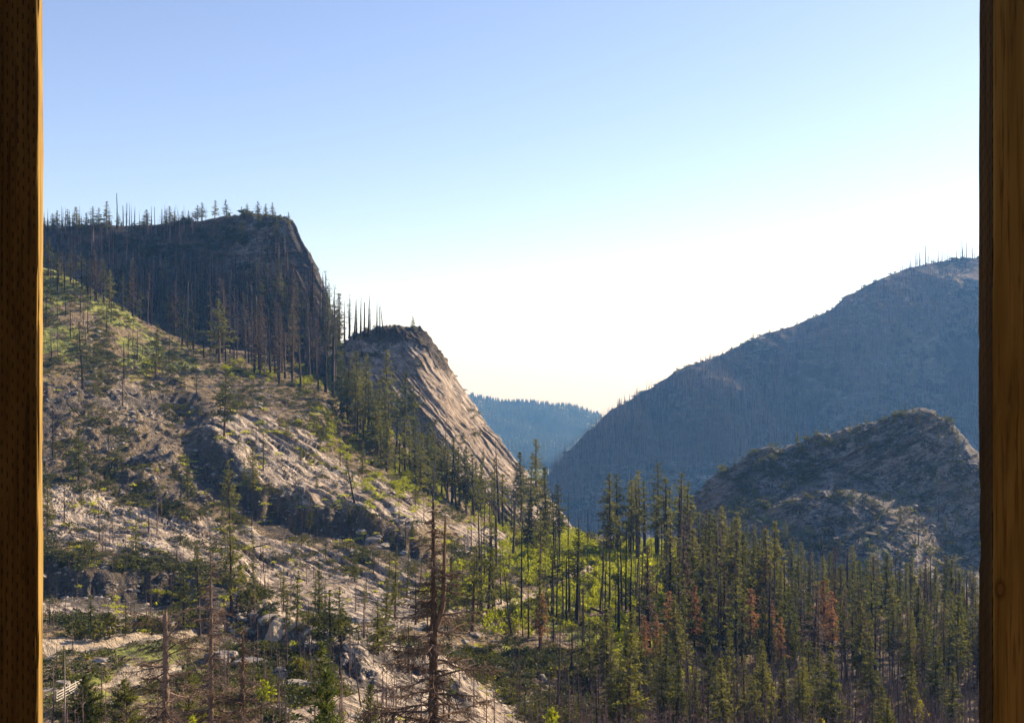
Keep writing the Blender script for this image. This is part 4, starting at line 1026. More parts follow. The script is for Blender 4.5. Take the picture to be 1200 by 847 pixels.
# grey leafless brush and dead saplings of the burn
def sapling_arrays(seed, n=10):
    return flat_proto(dict(parts=TB, mats={'trunk': ['sapling'], 'bare_crown': ['sapling']}, data=snag(seed, H=6., n=22, L=.12, lo=.15, r=.014, fine=2, wob=.01)))
sap = [sapling_arrays(900 + s) for s in range(5)]
def wsap(x, y, V, c, n):
    f = sstep(640, 800, x) * sstep(770, 830, y + .03 * (x - 900)) + .22 * sstep(740, 860, x) * sstep(690, 720, y) + .05 * (x < 700) * (y > 600) + .10 * (x > 600) * (y > 640)
    return near(V) * f
cover('dead_saplings', 5200, sap, wsap, lambda P, r: r.uniform(.35, 1.05) * (1.0 if P[1] < 260 else 1.3), TMAT, 6, y1=1000)
cover('dead_brush', 900, [flat_proto(dict(parts=TB, mats={'trunk': ['twig'], 'bare_crown': ['twig']}, data=snag(950 + s, H=2., n=26, L=.35, lo=.05, r=.01, fine=2, wob=.03))) for s in range(4)],
      lambda x, y, V, c, n: near(V) * (x < 720) * np.clip(.15 + cn(x, y, 55, 25), 0, 1) * slab_free(c), lambda P, r: r.uniform(.4, 1.1), TMAT, 7)
# thin burnt forest of the blue mountain, knoll scrub, trees of the far ridge and the dark peak
fsnag = [flat_proto(dict(parts=TB, mats={'trunk': ['sapling'], 'bare_crown': ['sapling']}, data=snag(970 + s, H=20., n=18, L=.10, lo=.2, r=.026))) for s in range(4)]
dsnag = [flat_proto(dict(parts=TB, mats={'trunk': ['char'], 'bare_crown': ['char']}, data=snag(980 + s, H=20., n=12, L=.06, lo=.25, r=.020))) for s in range(3)]
cover('mountain_burnt_forest', 9500, fsnag + dsnag[:2], lambda x, y, V, c, n: (V[:, 1] > 1100) * (V[:, 1] < 3000) * np.clip(.25 + .55 * sstep(400, 520, y) + .9 * cn(x, y, 65, 60), .03, 1) * sstep(2, 16, y - np.interp(x, [645, 700, 745, 812, 870, 935, 1000, 1060, 1150], [541, 489, 457, 424, 396, 376, 342, 316, 303])), lambda P, r: r.uniform(.6, 1.2), TMAT, 8, y0=290, y1=640)
cover('mountain_scrub', 1700, [bush_arrays(80 + s, 26, 1.4, .7, .5, 3) for s in range(3)], lambda x, y, V, c, n: (V[:, 1] > 1100) * (V[:, 1] < 3000) * np.clip(.35 + .9 * cn(x, y, 66, 40), .03, 1), lambda P, r: r.uniform(2, 4.5), TMAT, 9, y0=290, y1=640)
smallfir = [flat_proto(dict(parts=TC, mats=fm, data=conifer(990 + s, H=20., base=.08, w=.16, whorls=9, per=4, k=2, tuft=2.6, gap=.1, step=2, stubs=0, aspect=.45))) for s in range(4)]
cover('far_ridge_forest', 7000, smallfir, lambda x, y, V, c, n: (V[:, 1] > 3400) * 1.0, lambda P, r: r.uniform(.3, .85), TMAT, 10, x0=500, x1=780, y0=445, y1=600)
cover('peak_scrub', 1000, [bush_arrays(85 + s, 40, 1.4, .8, .34, 3) for s in range(3)], lambda x, y, V, c, n: (V[:, 1] > 560) * (V[:, 1] < 760) * (x < 338) * np.clip(.3 + cn(x, y, 75, 18), 0, 1), lambda P, r: r.uniform(1.2, 3.4), TMAT, 11, x1=410, y0=245, y1=460)
cover('peak_burnt_poles', 700, dsnag + fsnag[:2], lambda x, y, V, c, n: (V[:, 1] > 560) * (V[:, 1] < 760) * (x < 400) * np.clip(.3 + cn(x, y, 76, 40), 0, 1) * np.where(x > 250, .25, 1), lambda P, r: r.uniform(.3, .75), TMAT, 12, x1=410, y0=265, y1=440)
cover('knoll_scrub', 1200, [bush_arrays(90 + s, 44, 1.4, .8, .34, 9) for s in range(3)] + bushg, lambda x, y, V, c, n: (V[:, 1] > 470) * (V[:, 1] < 760) * (x > 770) * np.clip(.22 + cn(x, y, 77, 16) + .5 * cn(x, y, 79, 40) + .35 * (y < 560) * (x < 960), 0, 1), lambda P, r: r.triangular(.9, 1.5, 4.0), TMAT, 13, anyw=True, x0=770, y0=470, y1=720)
cover('knoll_stones', 2200, stones, lambda x, y, V, c, n: (V[:, 1] > 470) * (V[:, 1] < 760) * (x > 770) * np.clip(.35 + cn(x, y, 78, 20), 0, 1), lambda P, r: min(3.0, r.pareto(2.6) * .8 + .7), SMAT, 14, sink=.1, anyw=True, x0=770, y0=470, y1=720)
cover('dome_shrubs', 260, bush, lambda x, y, V, c, n: (V[:, 1] > 420) * (V[:, 1] < 545) * (x > 395) * (x < 680) * (y < 620) * np.clip(-.35 + 1.2 * cn(x, y, 88, 18), 0, 1), lambda P, r: r.uniform(.9, 2.2), TMAT, 15, anyw=True, x0=395, x1=680, y0=380, y1=640)

# ------------------------------------------------------------------ boulders and logs that can be told apart
bmesh_p = [raw_mesh('boulder', *(lambda a: (a[0], a[1]))(stone_arrays(300 + s, 4, .8, .22)), [M['stone']], None, False) for s in range(6)]
for i, (px, py, wpx, rr, lab) in enumerate([
    (258, 774, 46, .8, 'rounded dark boulder with a pale top beside the tall grey dead trunk'), (290, 778, 40, .9, 'shadowed boulder wedged to the right of the pale-topped one'),
    (330, 795, 34, .9, 'smooth round boulder with a bright top above the black stump'), (348, 800, 26, .8, 'smaller boulder touching the smooth round one'),
    (120, 772, 22, .5, 'flat white boulder on the clearing beside the dirt road'), (92, 768, 12, .8, 'white upright boulder at the left rim of the clearing'),
    (101, 764, 12, .7, 'grey boulder between the white upright one and the road'), (62, 770, 16, .7, 'grey boulder on the clearing nearest the left post'),
    (72, 800, 30, .7, 'large dark boulder in the rock pile left of the clearing'), (58, 806, 22, .7, 'dark boulder in the rock pile closest to the left post'), (88, 806, 20, .7, 'jagged boulder at the right end of the rock pile'),
    (205, 786, 18, .4, 'pale flat boulder right of the clearing'), (190, 795, 10, .6, 'small pale boulder on the bare ground of the clearing'),
    (312, 722, 22, .8, 'dark boulder in the hollow behind the two tall pines'), (322, 712, 16, .7, 'grey boulder on top of the dark one in the hollow'), (300, 716, 14, .7, 'boulder at the left side of the hollow behind the pines'),
    (588, 652, 22, .9, 'pale blocky boulder at the end of the small granite slab'), (600, 660, 16, .8, 'lower pale boulder below the blocky one'),
    (612, 657, 12, .8, 'small grey boulder right of the blocky pale one'), (638, 796, 14, 1.0, 'grey wedge-shaped boulder beside the long green bush strip'), (600, 780, 12, .6, 'pale boulder on the lower valley slope'),
    (555, 800, 18, .6, 'broad grey boulder near the small pine on the lower slope'), (545, 792, 10, .6, 'small boulder left behind the broad grey one'), (455, 640, 16, .7, 'grey boulder in the shady rock step under the steep slab'),
    (440, 634, 20, .8, 'largest boulder in the shady rock step under the steep slab'), (424, 624, 12, .8, 'upper boulder in the shady rock step under the steep slab'), (475, 650, 12, .7, 'boulder at the right end of the shady rock step'),
    (275, 516, 10, .7, 'white stone at the foot of the wide spreading lone pine'), (150, 780, 8, .7, 'small round stone in the middle of the clearing'), (700, 690, 12, .8, 'grey boulder among the shrubs below the bright meadow'),
    (735, 700, 12, .8, 'boulder on the dark bank below the bright meadow'), (708, 682, 9, .8, 'small boulder at the edge of the bright meadow'), (388, 745, 10, .7, 'small boulder beside the dirt track near the broadest pine'), (640, 735, 10, .7, 'pale boulder just below the bend of the valley track')]):
    s = spot(px, py)
    if s is None: continue
    o = link('boulder', bmesh_p[i % 6]); k = wpx / F * s[0][1] * .95
    o.location = s[0] + np.array([0, .1 * k, -.06 * k]); o.scale = (k, k, k * rr); o.rotation_euler = (random.uniform(-.2, .2), random.uniform(-.2, .2), random.uniform(0, 6.28))
    tag(o, lab, 'boulder', 'boulders on the hillside')
def log_mesh(seed, L=8):
    rg = np.random.default_rng(seed); mb = MB(); z = np.linspace(-L / 2, L / 2, 7)
    mb.tube(np.stack([z, rg.normal(0, .05, 7), rg.normal(0, .04, 7)], -1), np.linspace(.24, .09, 7), 7, 0, True, .1)
    for i in range(7):
        x = rg.uniform(-L / 2, L / 2); a = rg.uniform(0, 6.28); d = np.array([.3, math.cos(a), abs(math.sin(a))]) * rg.uniform(.4, .9)
        mb.tube([[x, 0, 0], np.array([x, 0, 0]) + d], [.05, .02], 4)
    return mb
for i, (px, py, ang, L, mm, lab) in enumerate([
    (150, 462, .5, 9, 'silver', 'pale fallen log on the scree, forming a small v with a second one'), (156, 464, 1.2, 8, 'silver', 'pale fallen log crossing the other on the scree'),
    (215, 450, .2, 10, 'char', 'black fallen log on the brown slope below the lone open pine'), (330, 470, -.3, 9, 'char', 'black fallen log above the top of the steep slab'),
    (588, 695, .4, 9, 'silver', 'grey log lying above the dirt track'), (720, 720, -.2, 10, 'char', 'charred log lying in the shrubs under the meadow'), (660, 770, .5, 8, 'char', 'charred log beside the straight snag in the grass'),
    (760, 790, .1, 9, 'silver', 'pale log at the left side of the sapling thicket'), (870, 812, .0, 9, 'silver', 'pale log lying in the grassy gap of the sapling thicket'), (505, 720, -.4, 7, 'char', 'charred log near the track behind the big dead tree'),
    (300, 640, .3, 7, 'char', 'charred log on the gravelly bench below the steep slab'), (90, 480, .3, 8, 'char', 'charred log in the scree near the left post'), (345, 800, .2, 5, 'silver', 'short pale log right of the black stumps')]):
    s = spot(px, py)
    if s is None: continue
    o = link('fallen_log', log_mesh(i, L).mesh('fallen_log', [M[mm]])); o.location = s[0] + np.array([0, 0, .2])
    n = Vector(s[1]); t = Vector((math.cos(ang), math.sin(ang), 0)); t = (t - n * t.dot(n)).normalized(); b = n.cross(t)
    o.rotation_euler = Matrix((t, b, n)).transposed().to_euler()
    tag(o, lab, 'log', 'fallen logs on the hillside')

# ------------------------------------------------------------------ single bushes
def shrub_thing(px, py, h, w, matn, lab, n=260, yoff=0):
    s = spot(px, py)
    if s is None: return
    rg = np.random.default_rng(int(px * 7 + py)); mb = MB(); st = MB()
    u = rg.random(n); a = rg.uniform(0, 6.28, n)
    z = h * (.12 + .88 * u); r = w * .5 * np.sin(np.pi * np.clip(u * .88 + .12, 0, 1)) ** .7 * np.sqrt(rg.random(n)) * (1 + .25 * np.sin(a * 3 + z))
    P = np.stack([np.cos(a) * r, np.sin(a) * r, z], -1); D = P - [0, 0, h * .35] + rg.normal(0, .4 * w, (n, 3)); D /= np.linalg.norm(D, axis=1)[:, None]
    L = w * .17 * rg.uniform(.6, 1.4, n); V, Q = rhombi(P, D, L, L * .6, rg); mb.add(V, Q)
    for k in range(7):
        q = P[rg.integers(n)]; st.tube([[rg.normal(0, .04), rg.normal(0, .04), -.15], q * [.5, .5, .6], q], [.035, .02, .008], 4)
    e = bpy.data.objects.new('leafy_bush', None); COL.objects.link(e); e.location = s[0]
    link('foliage', mb.mesh('bush_foliage', [M[matn]]), e); link('stems', st.mesh('bush_stems', [M['twig']]), e)
    tag(e, lab, 'bush', 'leafy bushes')
for a in [(1080, 856, 4.0, 1.8, 'yellow', 'upright bright yellow-green bush at the bottom in front of the firs'), (965, 856, 1.7, 1.6, 'yellow', 'low round yellow bush at the bottom edge, left of the small dark fir'), (986, 834, 1.4, 1.2, 'bright', 'small lime-green bush in the grey saplings left of the dark fir'),
          (858, 858, 1.5, 2.0, 'yellow', 'yellow bush at the bottom edge below the grassy gap'), (812, 850, 1.6, 1.5, 'bright', 'round lime-green bush in the sapling thicket at the bottom'), (769, 800, 2.4, 1.3, 'bright', 'lime-green bush at the upper edge of the thicket'),
          (660, 632, 5.0, 4.0, 'bright', 'tall spring-green bush at the left end of the bright meadow'), (448, 512, 3.5, 3.6, 'bright', 'bright green bush below the largest pine at the dome foot'), (484, 548, 4.0, 3.0, 'bright', 'bright green bush between the tall thin pines at the dome foot'),
          (757, 684, 7, 5.0, 'bright', 'tall bright green bush beside the meadow bank'), (130, 746, 3.2, 3.4, 'shrub', 'dense green shrub in the middle of the green bank'), (112, 748, 2.4, 3.0, 'shrub', 'low green shrub on the green bank above the road'), (94, 748, 2.2, 3.4, 'shrub', 'low green shrub near the left end of the green bank'),
          (292, 716, 3.0, 3.4, 'shrub', 'dark green shrub at the foot of the tall straight-trunked pine'), (348, 788, 1.6, 2.2, 'shrub', 'green shrub between the round boulder and the ledge'), (401, 742, 2.4, 3.0, 'dark_pine', 'rounded dark bush under the small pine right of the broadest one'), (310, 826, 2.0, 2.0, 'bright', 'light green bush beside the black stumps')]:
    shrub_thing(*a)
moss = [bush_arrays(600 + q, 90, 1.2, .42, .16, TMAT.index('shrub')) for q in range(4)] + [bush_arrays(610 + q, 90, 1.2, .42, .16, TMAT.index('bright')) for q in range(1)]
for x, y, w_, sl, lab in [(318, 506, 26, .2, 'long low green shrub mat on the upper steep slab, leftmost of a chain'), (340, 511, 30, .25, 'second low shrub mat in the chain on the steep slab'), (353, 528, 18, .5, 'small low shrub mat in the middle of the steep slab'), (364, 537, 18, .45, 'low shrub mat just above the biggest one on the steep slab'),
                          (378, 546, 36, .3, 'biggest and lowest shrub mat on the steep granite slab'), (195, 650, 24, .3, 'green shrub mat on the striped slab right of the young pine'), (290, 642, 16, .2, 'green shrub mat behind the tall straight-trunked pine'), (193, 697, 34, .15, 'flat green shrub mat on the ledge right of the dark cliff'),
                          (292, 738, 24, .2, 'green shrub mat above the shadowed boulders'), (642, 783, 44, .45, 'long dark green shrub strip beside the grey wedge boulder'), (350, 770, 26, .2, 'green shrub mat on the ledge below the broadest pine'), (172, 592, 16, .1, 'small green shrub mat near the top of the long slab'), (116, 600, 16, .1, 'green shrub mat on the upper left of the long slab'), (97, 620, 18, .1, 'green shrub mat at the left of the long slab near the post')]:
    s = spot(x, y)
    if s is None: continue
    it = []
    for j in range(int(w_ / 2.2)):
        xx = x + (j / (w_ / 2.2) - .5) * w_; q = spot(xx, y + (xx - x) * sl)
        if q is None or abs(q[0][1] - s[0][1]) > 25: continue
        it.append((random.choice(moss), q[0] - s[0] + np.array([0, random.uniform(-.4, .4), -.06]), random.uniform(0, 6), random.uniform(.9, 1.5), (0, 0), 1.35))
    if not it: continue
    o = link('low_shrub', merged('low_shrub', it, TMAT)); o.location = s[0]; tag(o, lab, 'shrub', 'low shrub mats on the granite')

# ------------------------------------------------------------------ the large dead conifers close by
def on_ground(px, d):
    x = (px - CX) / F * d; Vg = TERR[0][0]
    return Vg[np.argmin((Vg[:, 0] - x) ** 2 + (Vg[:, 1] - d) ** 2)].copy()

def bough(mb, rg, p0, az, L, r, droop, twigs, m=0):
    n = 7; f = np.linspace(0, 1, n)
    d = np.array([math.cos(az), math.sin(az)])
    side = np.cumsum(rg.normal(0, .09, n)) * L * .35
    rad = L * f
    z = L * (droop * f * 1.2 - droop * .75 * f ** 2.4) + np.cumsum(rg.normal(0, .03, n)) * L * .4
    P = np.stack([p0[0] + d[0] * rad - d[1] * side, p0[1] + d[1] * rad + d[0] * side, p0[2] + z], -1); P[0] = p0
    mb.tube(P, r * 1.25 * (1 - .85 * f), 5, m)
    for k in range(twigs):
        u = rg.uniform(.15, 1); q = np.array([np.interp(u, f, P[:, i]) for i in range(3)])
        a = az + rg.choice([-1, 1]) * rg.uniform(.5, 1.3); l = L * rg.uniform(.10, .32) * (1.15 - .6 * u)
        v = np.array([math.cos(a), math.sin(a), rg.uniform(-.9, .25)])
        e = q + v * l; md = q + v * l * .5 + rg.normal(0, .06, 3) * l
        mb.tube([q, md, e], [r * .42, r * .3, r * .12], 3, m, False)
        for j in range(6):
            uu = rg.uniform(.2, 1); q2 = q + (e - q) * uu; v2 = v + rg.normal(0, .7, 3) + [0, 0, -.25]; v2 /= np.linalg.norm(v2); l2 = l * rg.uniform(.2, .5)
            mb.tube([q2, q2 + v2 * l2], [r * .26, r * .12], 3, m, False)

def dead_conifer(px, top, d, wpx, label, boughs, bark, seed, spread, fork=None, lean=0, fullness=1.0, brk=False):
    rg = np.random.default_rng(seed)
    base = on_ground(px, d) - np.array([0, 0, .3]); zt = (CY - top) / F * d; H = zt - base[2]
    e = bpy.data.objects.new('dead_conifer', None); COL.objects.link(e); e.location = base
    f = np.linspace(0, 1, 16); r0 = wpx / 2 / F * d
    zv = (CY - 847) / F * d - base[2]                      # height where the picture's lower edge cuts it
    rr = r0 * np.interp(f * H, [0, zv, H], [1.25, 1.0, .22 if not brk else .55])
    wob = np.cumsum(rg.normal(0, .012, 16)) * H * .06
    P = np.stack([wob + lean * f * H, np.cumsum(rg.normal(0, .012, 16)) * H * .05, f * H], -1); P[:, :2] -= P[0, :2]
    mb = MB(); f2 = np.linspace(0, 1, 120); P2 = np.stack([np.interp(f2, f, P[:, i]) for i in range(3)], -1); rr = np.interp(f2, f, rr) * (1 + .13 * rg.normal(size=120)); mb.tube(P2, rr, 12, 0, True, .5 if brk else .1); link('trunk', mb.mesh('dead_trunk', [M[bark]], True), e)
    at = lambda z: np.array([np.interp(z, f * H, P[:, 0]), np.interp(z, f * H, P[:, 1]), z])
    if fork:
        zf = (CY - fork[0]) / F * d - base[2]; zt2 = (CY - fork[2]) / F * d - base[2]; off = (fork[1] - px) / F * d
        g2 = np.linspace(0, 1, 10); mb = MB()
        Q = np.stack([at(zf)[0] + off * np.minimum(1, g2 * 4) ** .7 + g2 * .1, at(zf)[1] + .1 * g2, zf + (zt2 - zf) * g2], -1)
        mb.tube(Q, r0 * (.62 - .5 * g2), 8, 0, True, .1)
        link('second_stem', mb.mesh('second_stem', [M[bark]], True), e)
    for i in range(boughs):
        u = (i + rg.random()) / boughs; z = zv * .75 + (H - zv * .75) * u * .985
        L = spread * (1.12 - .95 * u ** .8) * rg.uniform(.25, 1.35)
        if brk: L = spread * rg.uniform(.4, 1.1)
        mb = MB(); bough(mb, rg, at(z), rg.uniform(0, 6.28) if not fork else rg.choice([0, math.pi]) + rg.normal(0, .9), L, r0 * .24 * (1.05 - .55 * u), rg.uniform(-.55, .25) if not brk or u < .7 else rg.uniform(.2, .9), int((16 + 22 * L / spread) * fullness))
        link('branch', mb.mesh('dead_branch', [M[bark if i % 3 == 0 else 'deadtwig']]), e)
    mb = MB()
    for i in range(int(300 * fullness)):
        z = rg.uniform(zv * .7, H * .99); a = rg.uniform(0, 6.28); q = at(z); v = np.array([math.cos(a), math.sin(a), rg.uniform(-.6, .3)]); l = spread * rg.uniform(.10, .34) * (1.15 - z / H * .75)
        mb.tube([q, q + v * l * .6, q + v * l + [0, 0, -.15 * l]], [r0 * .11, r0 * .08, r0 * .03], 3, 0, False)
    tw = link('twigs', mb.mesh('dead_twigs', [M['deadtwig']]), e); tw['kind'] = 'stuff'
    tag(e, label, 'dead tree', 'large dead conifers near the viewpoint')
M['deadtwig'] = bark_mat('dead_red_twigs', (.085, .058, .043), (.18, .125, .092), 5)
M['greywood'] = bark_mat('dead_grey_bark', (.10, .066, .048), (.23, .16, .118), 5)
dead_conifer(505, 592, 42, 12.5, 'big red-brown dead conifer with forked stem and drooping bare boughs', 100, 'redwood', 1, 2.9, fork=(748, 516, 606))
dead_conifer(241, 650, 62, 7, 'tall thin dead conifer with grey-brown twigs in front of the boulders', 64, 'greywood', 2, 2.9, fullness=1)
dead_conifer(194, 722, 52, 9, 'stout dead conifer with a broken twisted top at lower left', 34, 'greywood', 3, 2.6, brk=True, fullness=1.1)
dead_conifer(299, 720, 66, 6.5, 'short grey dead conifer with drooping twigs between stout trunk and young pine', 44, 'greywood', 4, 2.6, fullness=1.1)
dead_conifer(66, 770, 75, 2.6, 'bare pale pole of a dead conifer next to the left post', 6, 'silver', 6, .6, fullness=.1)

# young pines whose tops reach into the picture from below
def young_pine(px, top, d, w, matn, seed, label, **kw):
    base = on_ground(px, d) - np.array([0, 0, .2]); H = (CY - top) / F * d - base[2]
    a = dict(base=.06, w=w / H, whorls=30, per=5, k=8, gap=.15, wild=.32, tuft=.42 * 20 / H, droop=.05, up=.75, step=.22 * 20 / H, stubs=0, p=.8, aspect=.16); a.update(kw)
    pr = conifer(seed, H=H, **a)
    e = bpy.data.objects.new('young_pine', None); COL.objects.link(e); e.location = base
    V, Fs, mi = pr['trunk']; link('trunk', raw_mesh('young_trunk', V, Fs, [M['bark']], mi, True), e)
    V, Fs, mi = pr['crown']; link('crown', raw_mesh('young_crown', V, Fs, [M[matn], M['bark']], mi), e)
    tag(e, label, 'young pine', 'young pines at the bottom of the view')
young_pine(368, 768, 50, 1.2, 'young', 1, 'bright green young pine at the bottom, left and taller of the touching pair')
young_pine(386, 782, 48, 1.3, 'young', 2, 'bright green young pine at the bottom, right one of the touching pair')
young_pine(237, 829, 40, 1.0, 'bright', 3, 'yellow-green pine tip at the bottom edge in front of the thin dead conifer', tuft=.7)
young_pine(645, 812, 80, 1.6, 'bright', 4, 'light yellow-green young pine at the bottom centre of the slope')
young_pine(100, 792, 85, 2.0, 'pine', 5, 'green young pine at the bottom left, right of the pale pole')
young_pine(134, 806, 82, 1.8, 'pine', 6, 'green young pine at the bottom just left of the stout broken trunk')
young_pine(436, 800, 70, 1.5, 'pine', 7, 'green young pine behind the lower left boughs of the big dead tree', k=5)
young_pine(1042, 820, 105, 1.7, 'fir', 8, 'small dark cone-shaped fir at the bottom right, left of the yellow bush')
young_pine(940, 770, 150, 2.4, 'fir', 9, 'young fir with pale green tips at the bottom among grey saplings')
young_pine(215, 790, 75, 2.0, 'pine', 10, 'dull green young pine between the stout and the thin dead conifer', k=5)

# ------------------------------------------------------------------ white rail fence on the clearing
m, nt, out = new_mat('white_paint'); g = G(nt)
g.l(g.bsdf(g.mix(g.ramp(g.noise(g.n('ShaderNodeTexCoord').outputs['Object'], 3, 4), .45, .7), (.42, .38, .33), (.27, .24, .20)), .6), out.inputs['Surface']); M['white'] = m
fa, fbb = spot(62, 823), spot(97, 809)
if fa and fbb:
    A, B = Vector(fa[0]), Vector(fbb[0]); dv = (B - A); Lf = dv.length
    e = bpy.data.objects.new('rail_fence', None); COL.objects.link(e); e.location = A
    e.rotation_euler = dv.to_track_quat('X', 'Z').to_euler()
    for k in range(5):
        mb = MB(); x = Lf * k / 4; mb.box(x - .07, x + .07, -.07, .07, -.4, 1.15); link('post', mb.mesh('fence_post', [M['white']]), e)
    for k in range(4):
        mb = MB(); mb.box(-.1, Lf + .1, -.10, -.073, .18 + .25 * k, .28 + .25 * k); link('rail', mb.mesh('fence_rail', [M['white']]), e)
    tag(e, 'white painted rail fence on the clearing beside the left post', 'fence')

# ------------------------------------------------------------------ the two timber posts of the porch
def timber_mat(name, c0, c1, cd, incise=True, knot=None):
    m, nt, out = new_mat(name); g = G(nt)
    tc = g.n('ShaderNodeTexCoord').outputs['Object']
    sep = g.n('ShaderNodeSeparateXYZ'); g.l(tc, sep.inputs[0])
    x, y, z = sep.outputs
    gr = g.noise(g.mapping(tc, (1, 1, .035)), 95, 5, .6, .4); gr2 = g.noise(g.mapping(tc, (1, 1, .05)), 26, 4, .55, .8); gr3 = g.noise(g.mapping(tc, (1, 1, .3)), 7, 4)
    if knot:
        dx = g.math('DIVIDE', g.math('SUBTRACT', x, knot[0]), .007); dz = g.math('DIVIDE', g.math('SUBTRACT', z, knot[1]), .013)
        kd = g.math('SQRT', g.math('ADD', g.math('MULTIPLY', dx, dx), g.math('MULTIPLY', dz, dz)))
    col = g.mix(g.ramp(gr2, .3, .7), c0, c1)
    col = g.mix(g.math('MULTIPLY', g.ramp(gr, .50, .68), .75), col, cd)
    col = g.mix(g.math('MULTIPLY', g.ramp(gr3, .5, .7), .45), col, tuple(v * .55 for v in c0))
    h = g.math('ADD', gr, g.math('MULTIPLY', gr2, .6))
    if incise:
        s = g.math('ADD', x, y)
        u = g.math('DIVIDE', s, .0125); cu = g.math('FLOOR', u)
        v = g.math('ADD', g.math('DIVIDE', z, .034), g.math('MULTIPLY', g.math('MODULO', cu, 3.0), .37))
        v = g.math('ADD', v, g.math('MULTIPLY', g.noise(tc, 5, 2), .25))
        fu = g.math('ABSOLUTE', g.math('SUBTRACT', g.math('FRACT', u), .5)); fv = g.math('ABSOLUTE', g.math('SUBTRACT', g.math('FRACT', v), .5))
        slot = g.math('MULTIPLY', g.math('SUBTRACT', 1.0, g.ramp(fu, .08, .16)), g.math('SUBTRACT', 1.0, g.ramp(fv, .16, .24)))
        slot = g.math('MULTIPLY', slot, g.ramp(g.noise(tc, 30, 2), .30, .5))
        col = g.mix(g.math('MULTIPLY', slot, .72), col, tuple(v * .4 for v in cd)); h = g.math('SUBTRACT', h, g.math('MULTIPLY', slot, 1.6))
    if knot:
        ring = g.math('ADD', g.math('MULTIPLY', g.math('SINE', g.math('MULTIPLY', kd, 9.0)), .25), .5)
        kc = g.mix(ring, (.10, .05, .015), (.30, .16, .05))
        halo = g.math('MULTIPLY', g.math('SUBTRACT', 1.0, g.ramp(kd, .9, 2.6)), .7)
        col = g.mix(halo, col, (.045, .022, .008)); col = g.mix(g.math('SUBTRACT', 1.0, g.ramp(kd, .85, 1.05)), col, kc)
    g.l(g.bsdf(col, .85, .06, h, .7, .003), out.inputs['Surface'])
    return m
def timber_post(x0, x1, y0, y1, label, mat, rough_seed, side_mat=None, edge_mat=None):
    import bmesh
    z0, z1 = -3.2, 1.9
    nz = 160; rg = np.random.default_rng(rough_seed)
    r = .006; prof = []
    for cx0, cy0, a0 in ((x1 - r, y1 - r, 0), (x0 + r, y1 - r, 90), (x0 + r, y0 + r, 180), (x1 - r, y0 + r, 270)):
        for k in range(4):
            a = math.radians(a0 + 30 * k); prof.append((cx0 + r * math.cos(a), cy0 + r * math.sin(a)))
    prof = np.array(prof); n = len(prof); zz = np.linspace(z0, z1, nz)
    V = np.zeros((nz, n, 3)); V[..., 0] = prof[:, 0]; V[..., 1] = prof[:, 1]; V[..., 2] = zz[:, None]
    j = fbm(np.repeat(zz[:, None] * 2.2, n, 1), np.tile(np.arange(n) * .45 + rough_seed, (nz, 1)), None, 4, rough_seed) * .0028
    j += np.where(fbm(np.repeat(zz[:, None] * 9, n, 1), np.tile(np.arange(n) * .9, (nz, 1)), None, 2, rough_seed + 5) > .42, -.0022, 0)
    cxm, cym = (x0 + x1) / 2, (y0 + y1) / 2
    V[..., 0] += np.sign(V[..., 0] - cxm) * j; V[..., 1] += np.sign(V[..., 1] - cym) * j
    i = np.arange(nz - 1)[:, None] * n; k = np.arange(n)[None]
    Q = np.stack([i + k, i + (k + 1) % n, i + n + (k + 1) % n, i + n + k], -1).reshape(-1, 4)
    top = np.arange(n)[None] + (nz - 1) * n; V[..., 2][-1] = z1
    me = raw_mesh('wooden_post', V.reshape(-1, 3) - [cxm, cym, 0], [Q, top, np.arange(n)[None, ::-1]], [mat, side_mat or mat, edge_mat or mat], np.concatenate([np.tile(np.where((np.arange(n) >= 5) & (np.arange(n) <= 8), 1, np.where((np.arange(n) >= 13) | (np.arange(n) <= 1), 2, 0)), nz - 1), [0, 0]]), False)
    o = link('wooden_post', me); o.location = (cxm, cym, 0); tag(o, label, 'post', 'timber posts of the porch'); return o
pxx = lambda p, d: (p - CX) / F * d
timber_post(pxx(44.5, 2.6) - .14, pxx(44.5, 2.6), 2.6, 2.632, 'left timber post with rows of dark incision marks and a sunlit edge', timber_mat('incised_timber', (.090, .052, .013), (.150, .090, .023), (.040, .022, .007)), 3, None, timber_mat('sunlit_timber', (.24, .150, .042), (.36, .235, .072), (.11, .065, .018), False))  # sunlight on the right face painted in as paler timber
RP = pxx(1164, 2.6)
timber_post(RP, RP + .14, 2.6, 2.6 + .082, 'right timber post with a round knot and streaky brown grain', timber_mat('streaky_timber', (.20, .122, .027), (.34, .215, .053), (.070, .040, .010), False, (pxx(1172, 2.6) - (RP + .07), (CY - 690) / F * 2.6)), 9, timber_mat('shaded_timber', (.050, .025, .007), (.095, .050, .014), (.022, .011, .004)))  # shade on the left face painted in as darker timber

# unseen porch: ceiling and house wall added to keep the sky off the posts
unseen_porch_m = new_mat('unseen_porch_boards'); g = G(unseen_porch_m[1]); g.l(g.bsdf(g.mix(g.noise(g.n('ShaderNodeTexCoord').outputs['Object'], 4, 4), (.10, .06, .035), (.17, .105, .06)), .8), unseen_porch_m[2].inputs['Surface'])
for nm, bxs in (('unseen_porch_ceiling', (-6, 6, -1.5, 1.2, 1.92, 2.0)), ('unseen_porch_wall', (-6, 6, -1.62, -1.5, -3.3, 2.0)), ('unseen_porch_floor', (-6, 6, -1.5, 2.55, -1.7, -1.6))):
    mb = MB(); mb.box(*bxs); tag(link(nm, mb.mesh(nm, [unseen_porch_m[0]])), kind='structure')

HAZE = 1.15e-4; EXPO = 1.15

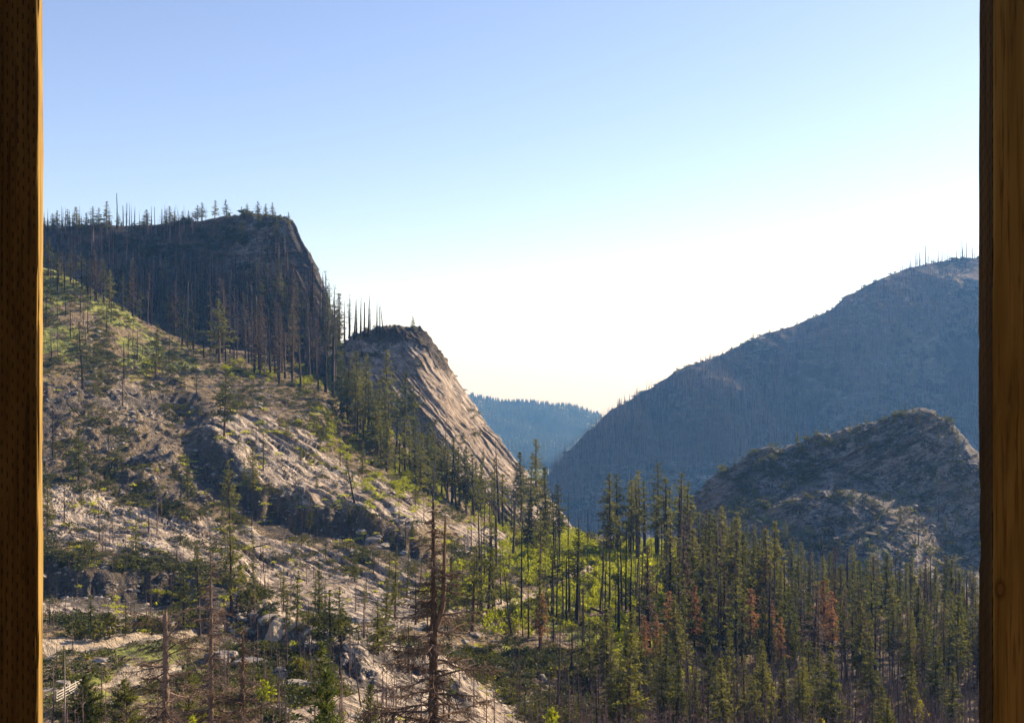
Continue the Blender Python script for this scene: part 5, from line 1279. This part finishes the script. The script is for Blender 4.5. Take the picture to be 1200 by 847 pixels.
# ------------------------------------------------------------------ camera, light, air
cam = bpy.data.cameras.new('camera'); cam.sensor_width = 36; cam.lens = F / 1200 * 36
cam.clip_start = .05; cam.clip_end = 30000
co = link('camera', cam); co.location = (0, 0, 0); co.rotation_euler = (math.pi / 2, 0, 0)
SC.camera = co
sun = bpy.data.lights.new('sun', 'SUN'); sun.energy = 5.0; sun.angle = math.radians(.53); sun.color = (1, .82, .60)
so = link('sun', sun); so.location = (400, 300, 400)
sdir = Vector((math.sin(SUN_AZ) * math.cos(SUN_EL), math.cos(SUN_AZ) * math.cos(SUN_EL), math.sin(SUN_EL)))
so.rotation_euler = sdir.to_track_quat('Z', 'Y').to_euler()
w = bpy.data.worlds.new('World'); SC.world = w; w.use_nodes = True
nt = w.node_tree; nt.nodes.clear(); g = G(nt)
sky = g.n('ShaderNodeTexSky', sky_type='NISHITA', sun_disc=False)
sky.sun_elevation = SUN_EL; sky.sun_rotation = SUN_AZ; sky.altitude = 1500; sky.air_density = 1.0; sky.dust_density = 0.9; sky.ozone_density = 3.0
bg = g.n('ShaderNodeBackground'); bg.inputs['Strength'].default_value = .090
hs = g.n('ShaderNodeHueSaturation'); hs.inputs['Saturation'].default_value = .92; g.l(sky.outputs[0], hs.inputs['Color'])
g.l(g.mix(1.0, hs.outputs[0], (1.10, .975, 1.03), 'MULTIPLY'), bg.inputs['Color'])
wo = g.n('ShaderNodeOutputWorld'); g.l(bg.outputs[0], wo.inputs['Surface'])

hm, nt, out = new_mat('thin_air'); g = G(nt)
pv = g.n('ShaderNodeVolumePrincipled'); pv.inputs['Density'].default_value = HAZE; pv.inputs['Color'].default_value = (.17, .44, 1, 1); pv.inputs['Absorption Color'].default_value = (1, 1, 1, 1); pv.inputs['Anisotropy'].default_value = .15
g.l(pv.outputs[0], out.inputs['Volume'])
mb = MB(); mb.box(-5700, 5700, -5500, 5800, -375, 400)
ho = link('haze', mb.mesh('haze', [hm])); tag(ho, kind='stuff')

SC.render.engine = 'CYCLES'
SC.cycles.max_bounces = 6; SC.cycles.diffuse_bounces = 2; SC.cycles.glossy_bounces = 2; SC.cycles.transmission_bounces = 4; SC.cycles.volume_bounces = 0; SC.cycles.transparent_max_bounces = 4
SC.cycles.use_denoising = True; SC.cycles.use_adaptive_sampling = True; SC.cycles.adaptive_threshold = .015
SC.cycles.caustics_reflective = False; SC.cycles.caustics_refractive = False
SC.view_settings.view_transform = 'Standard'; SC.view_settings.look = 'None'; SC.view_settings.exposure = EXPO; SC.view_settings.gamma = 1
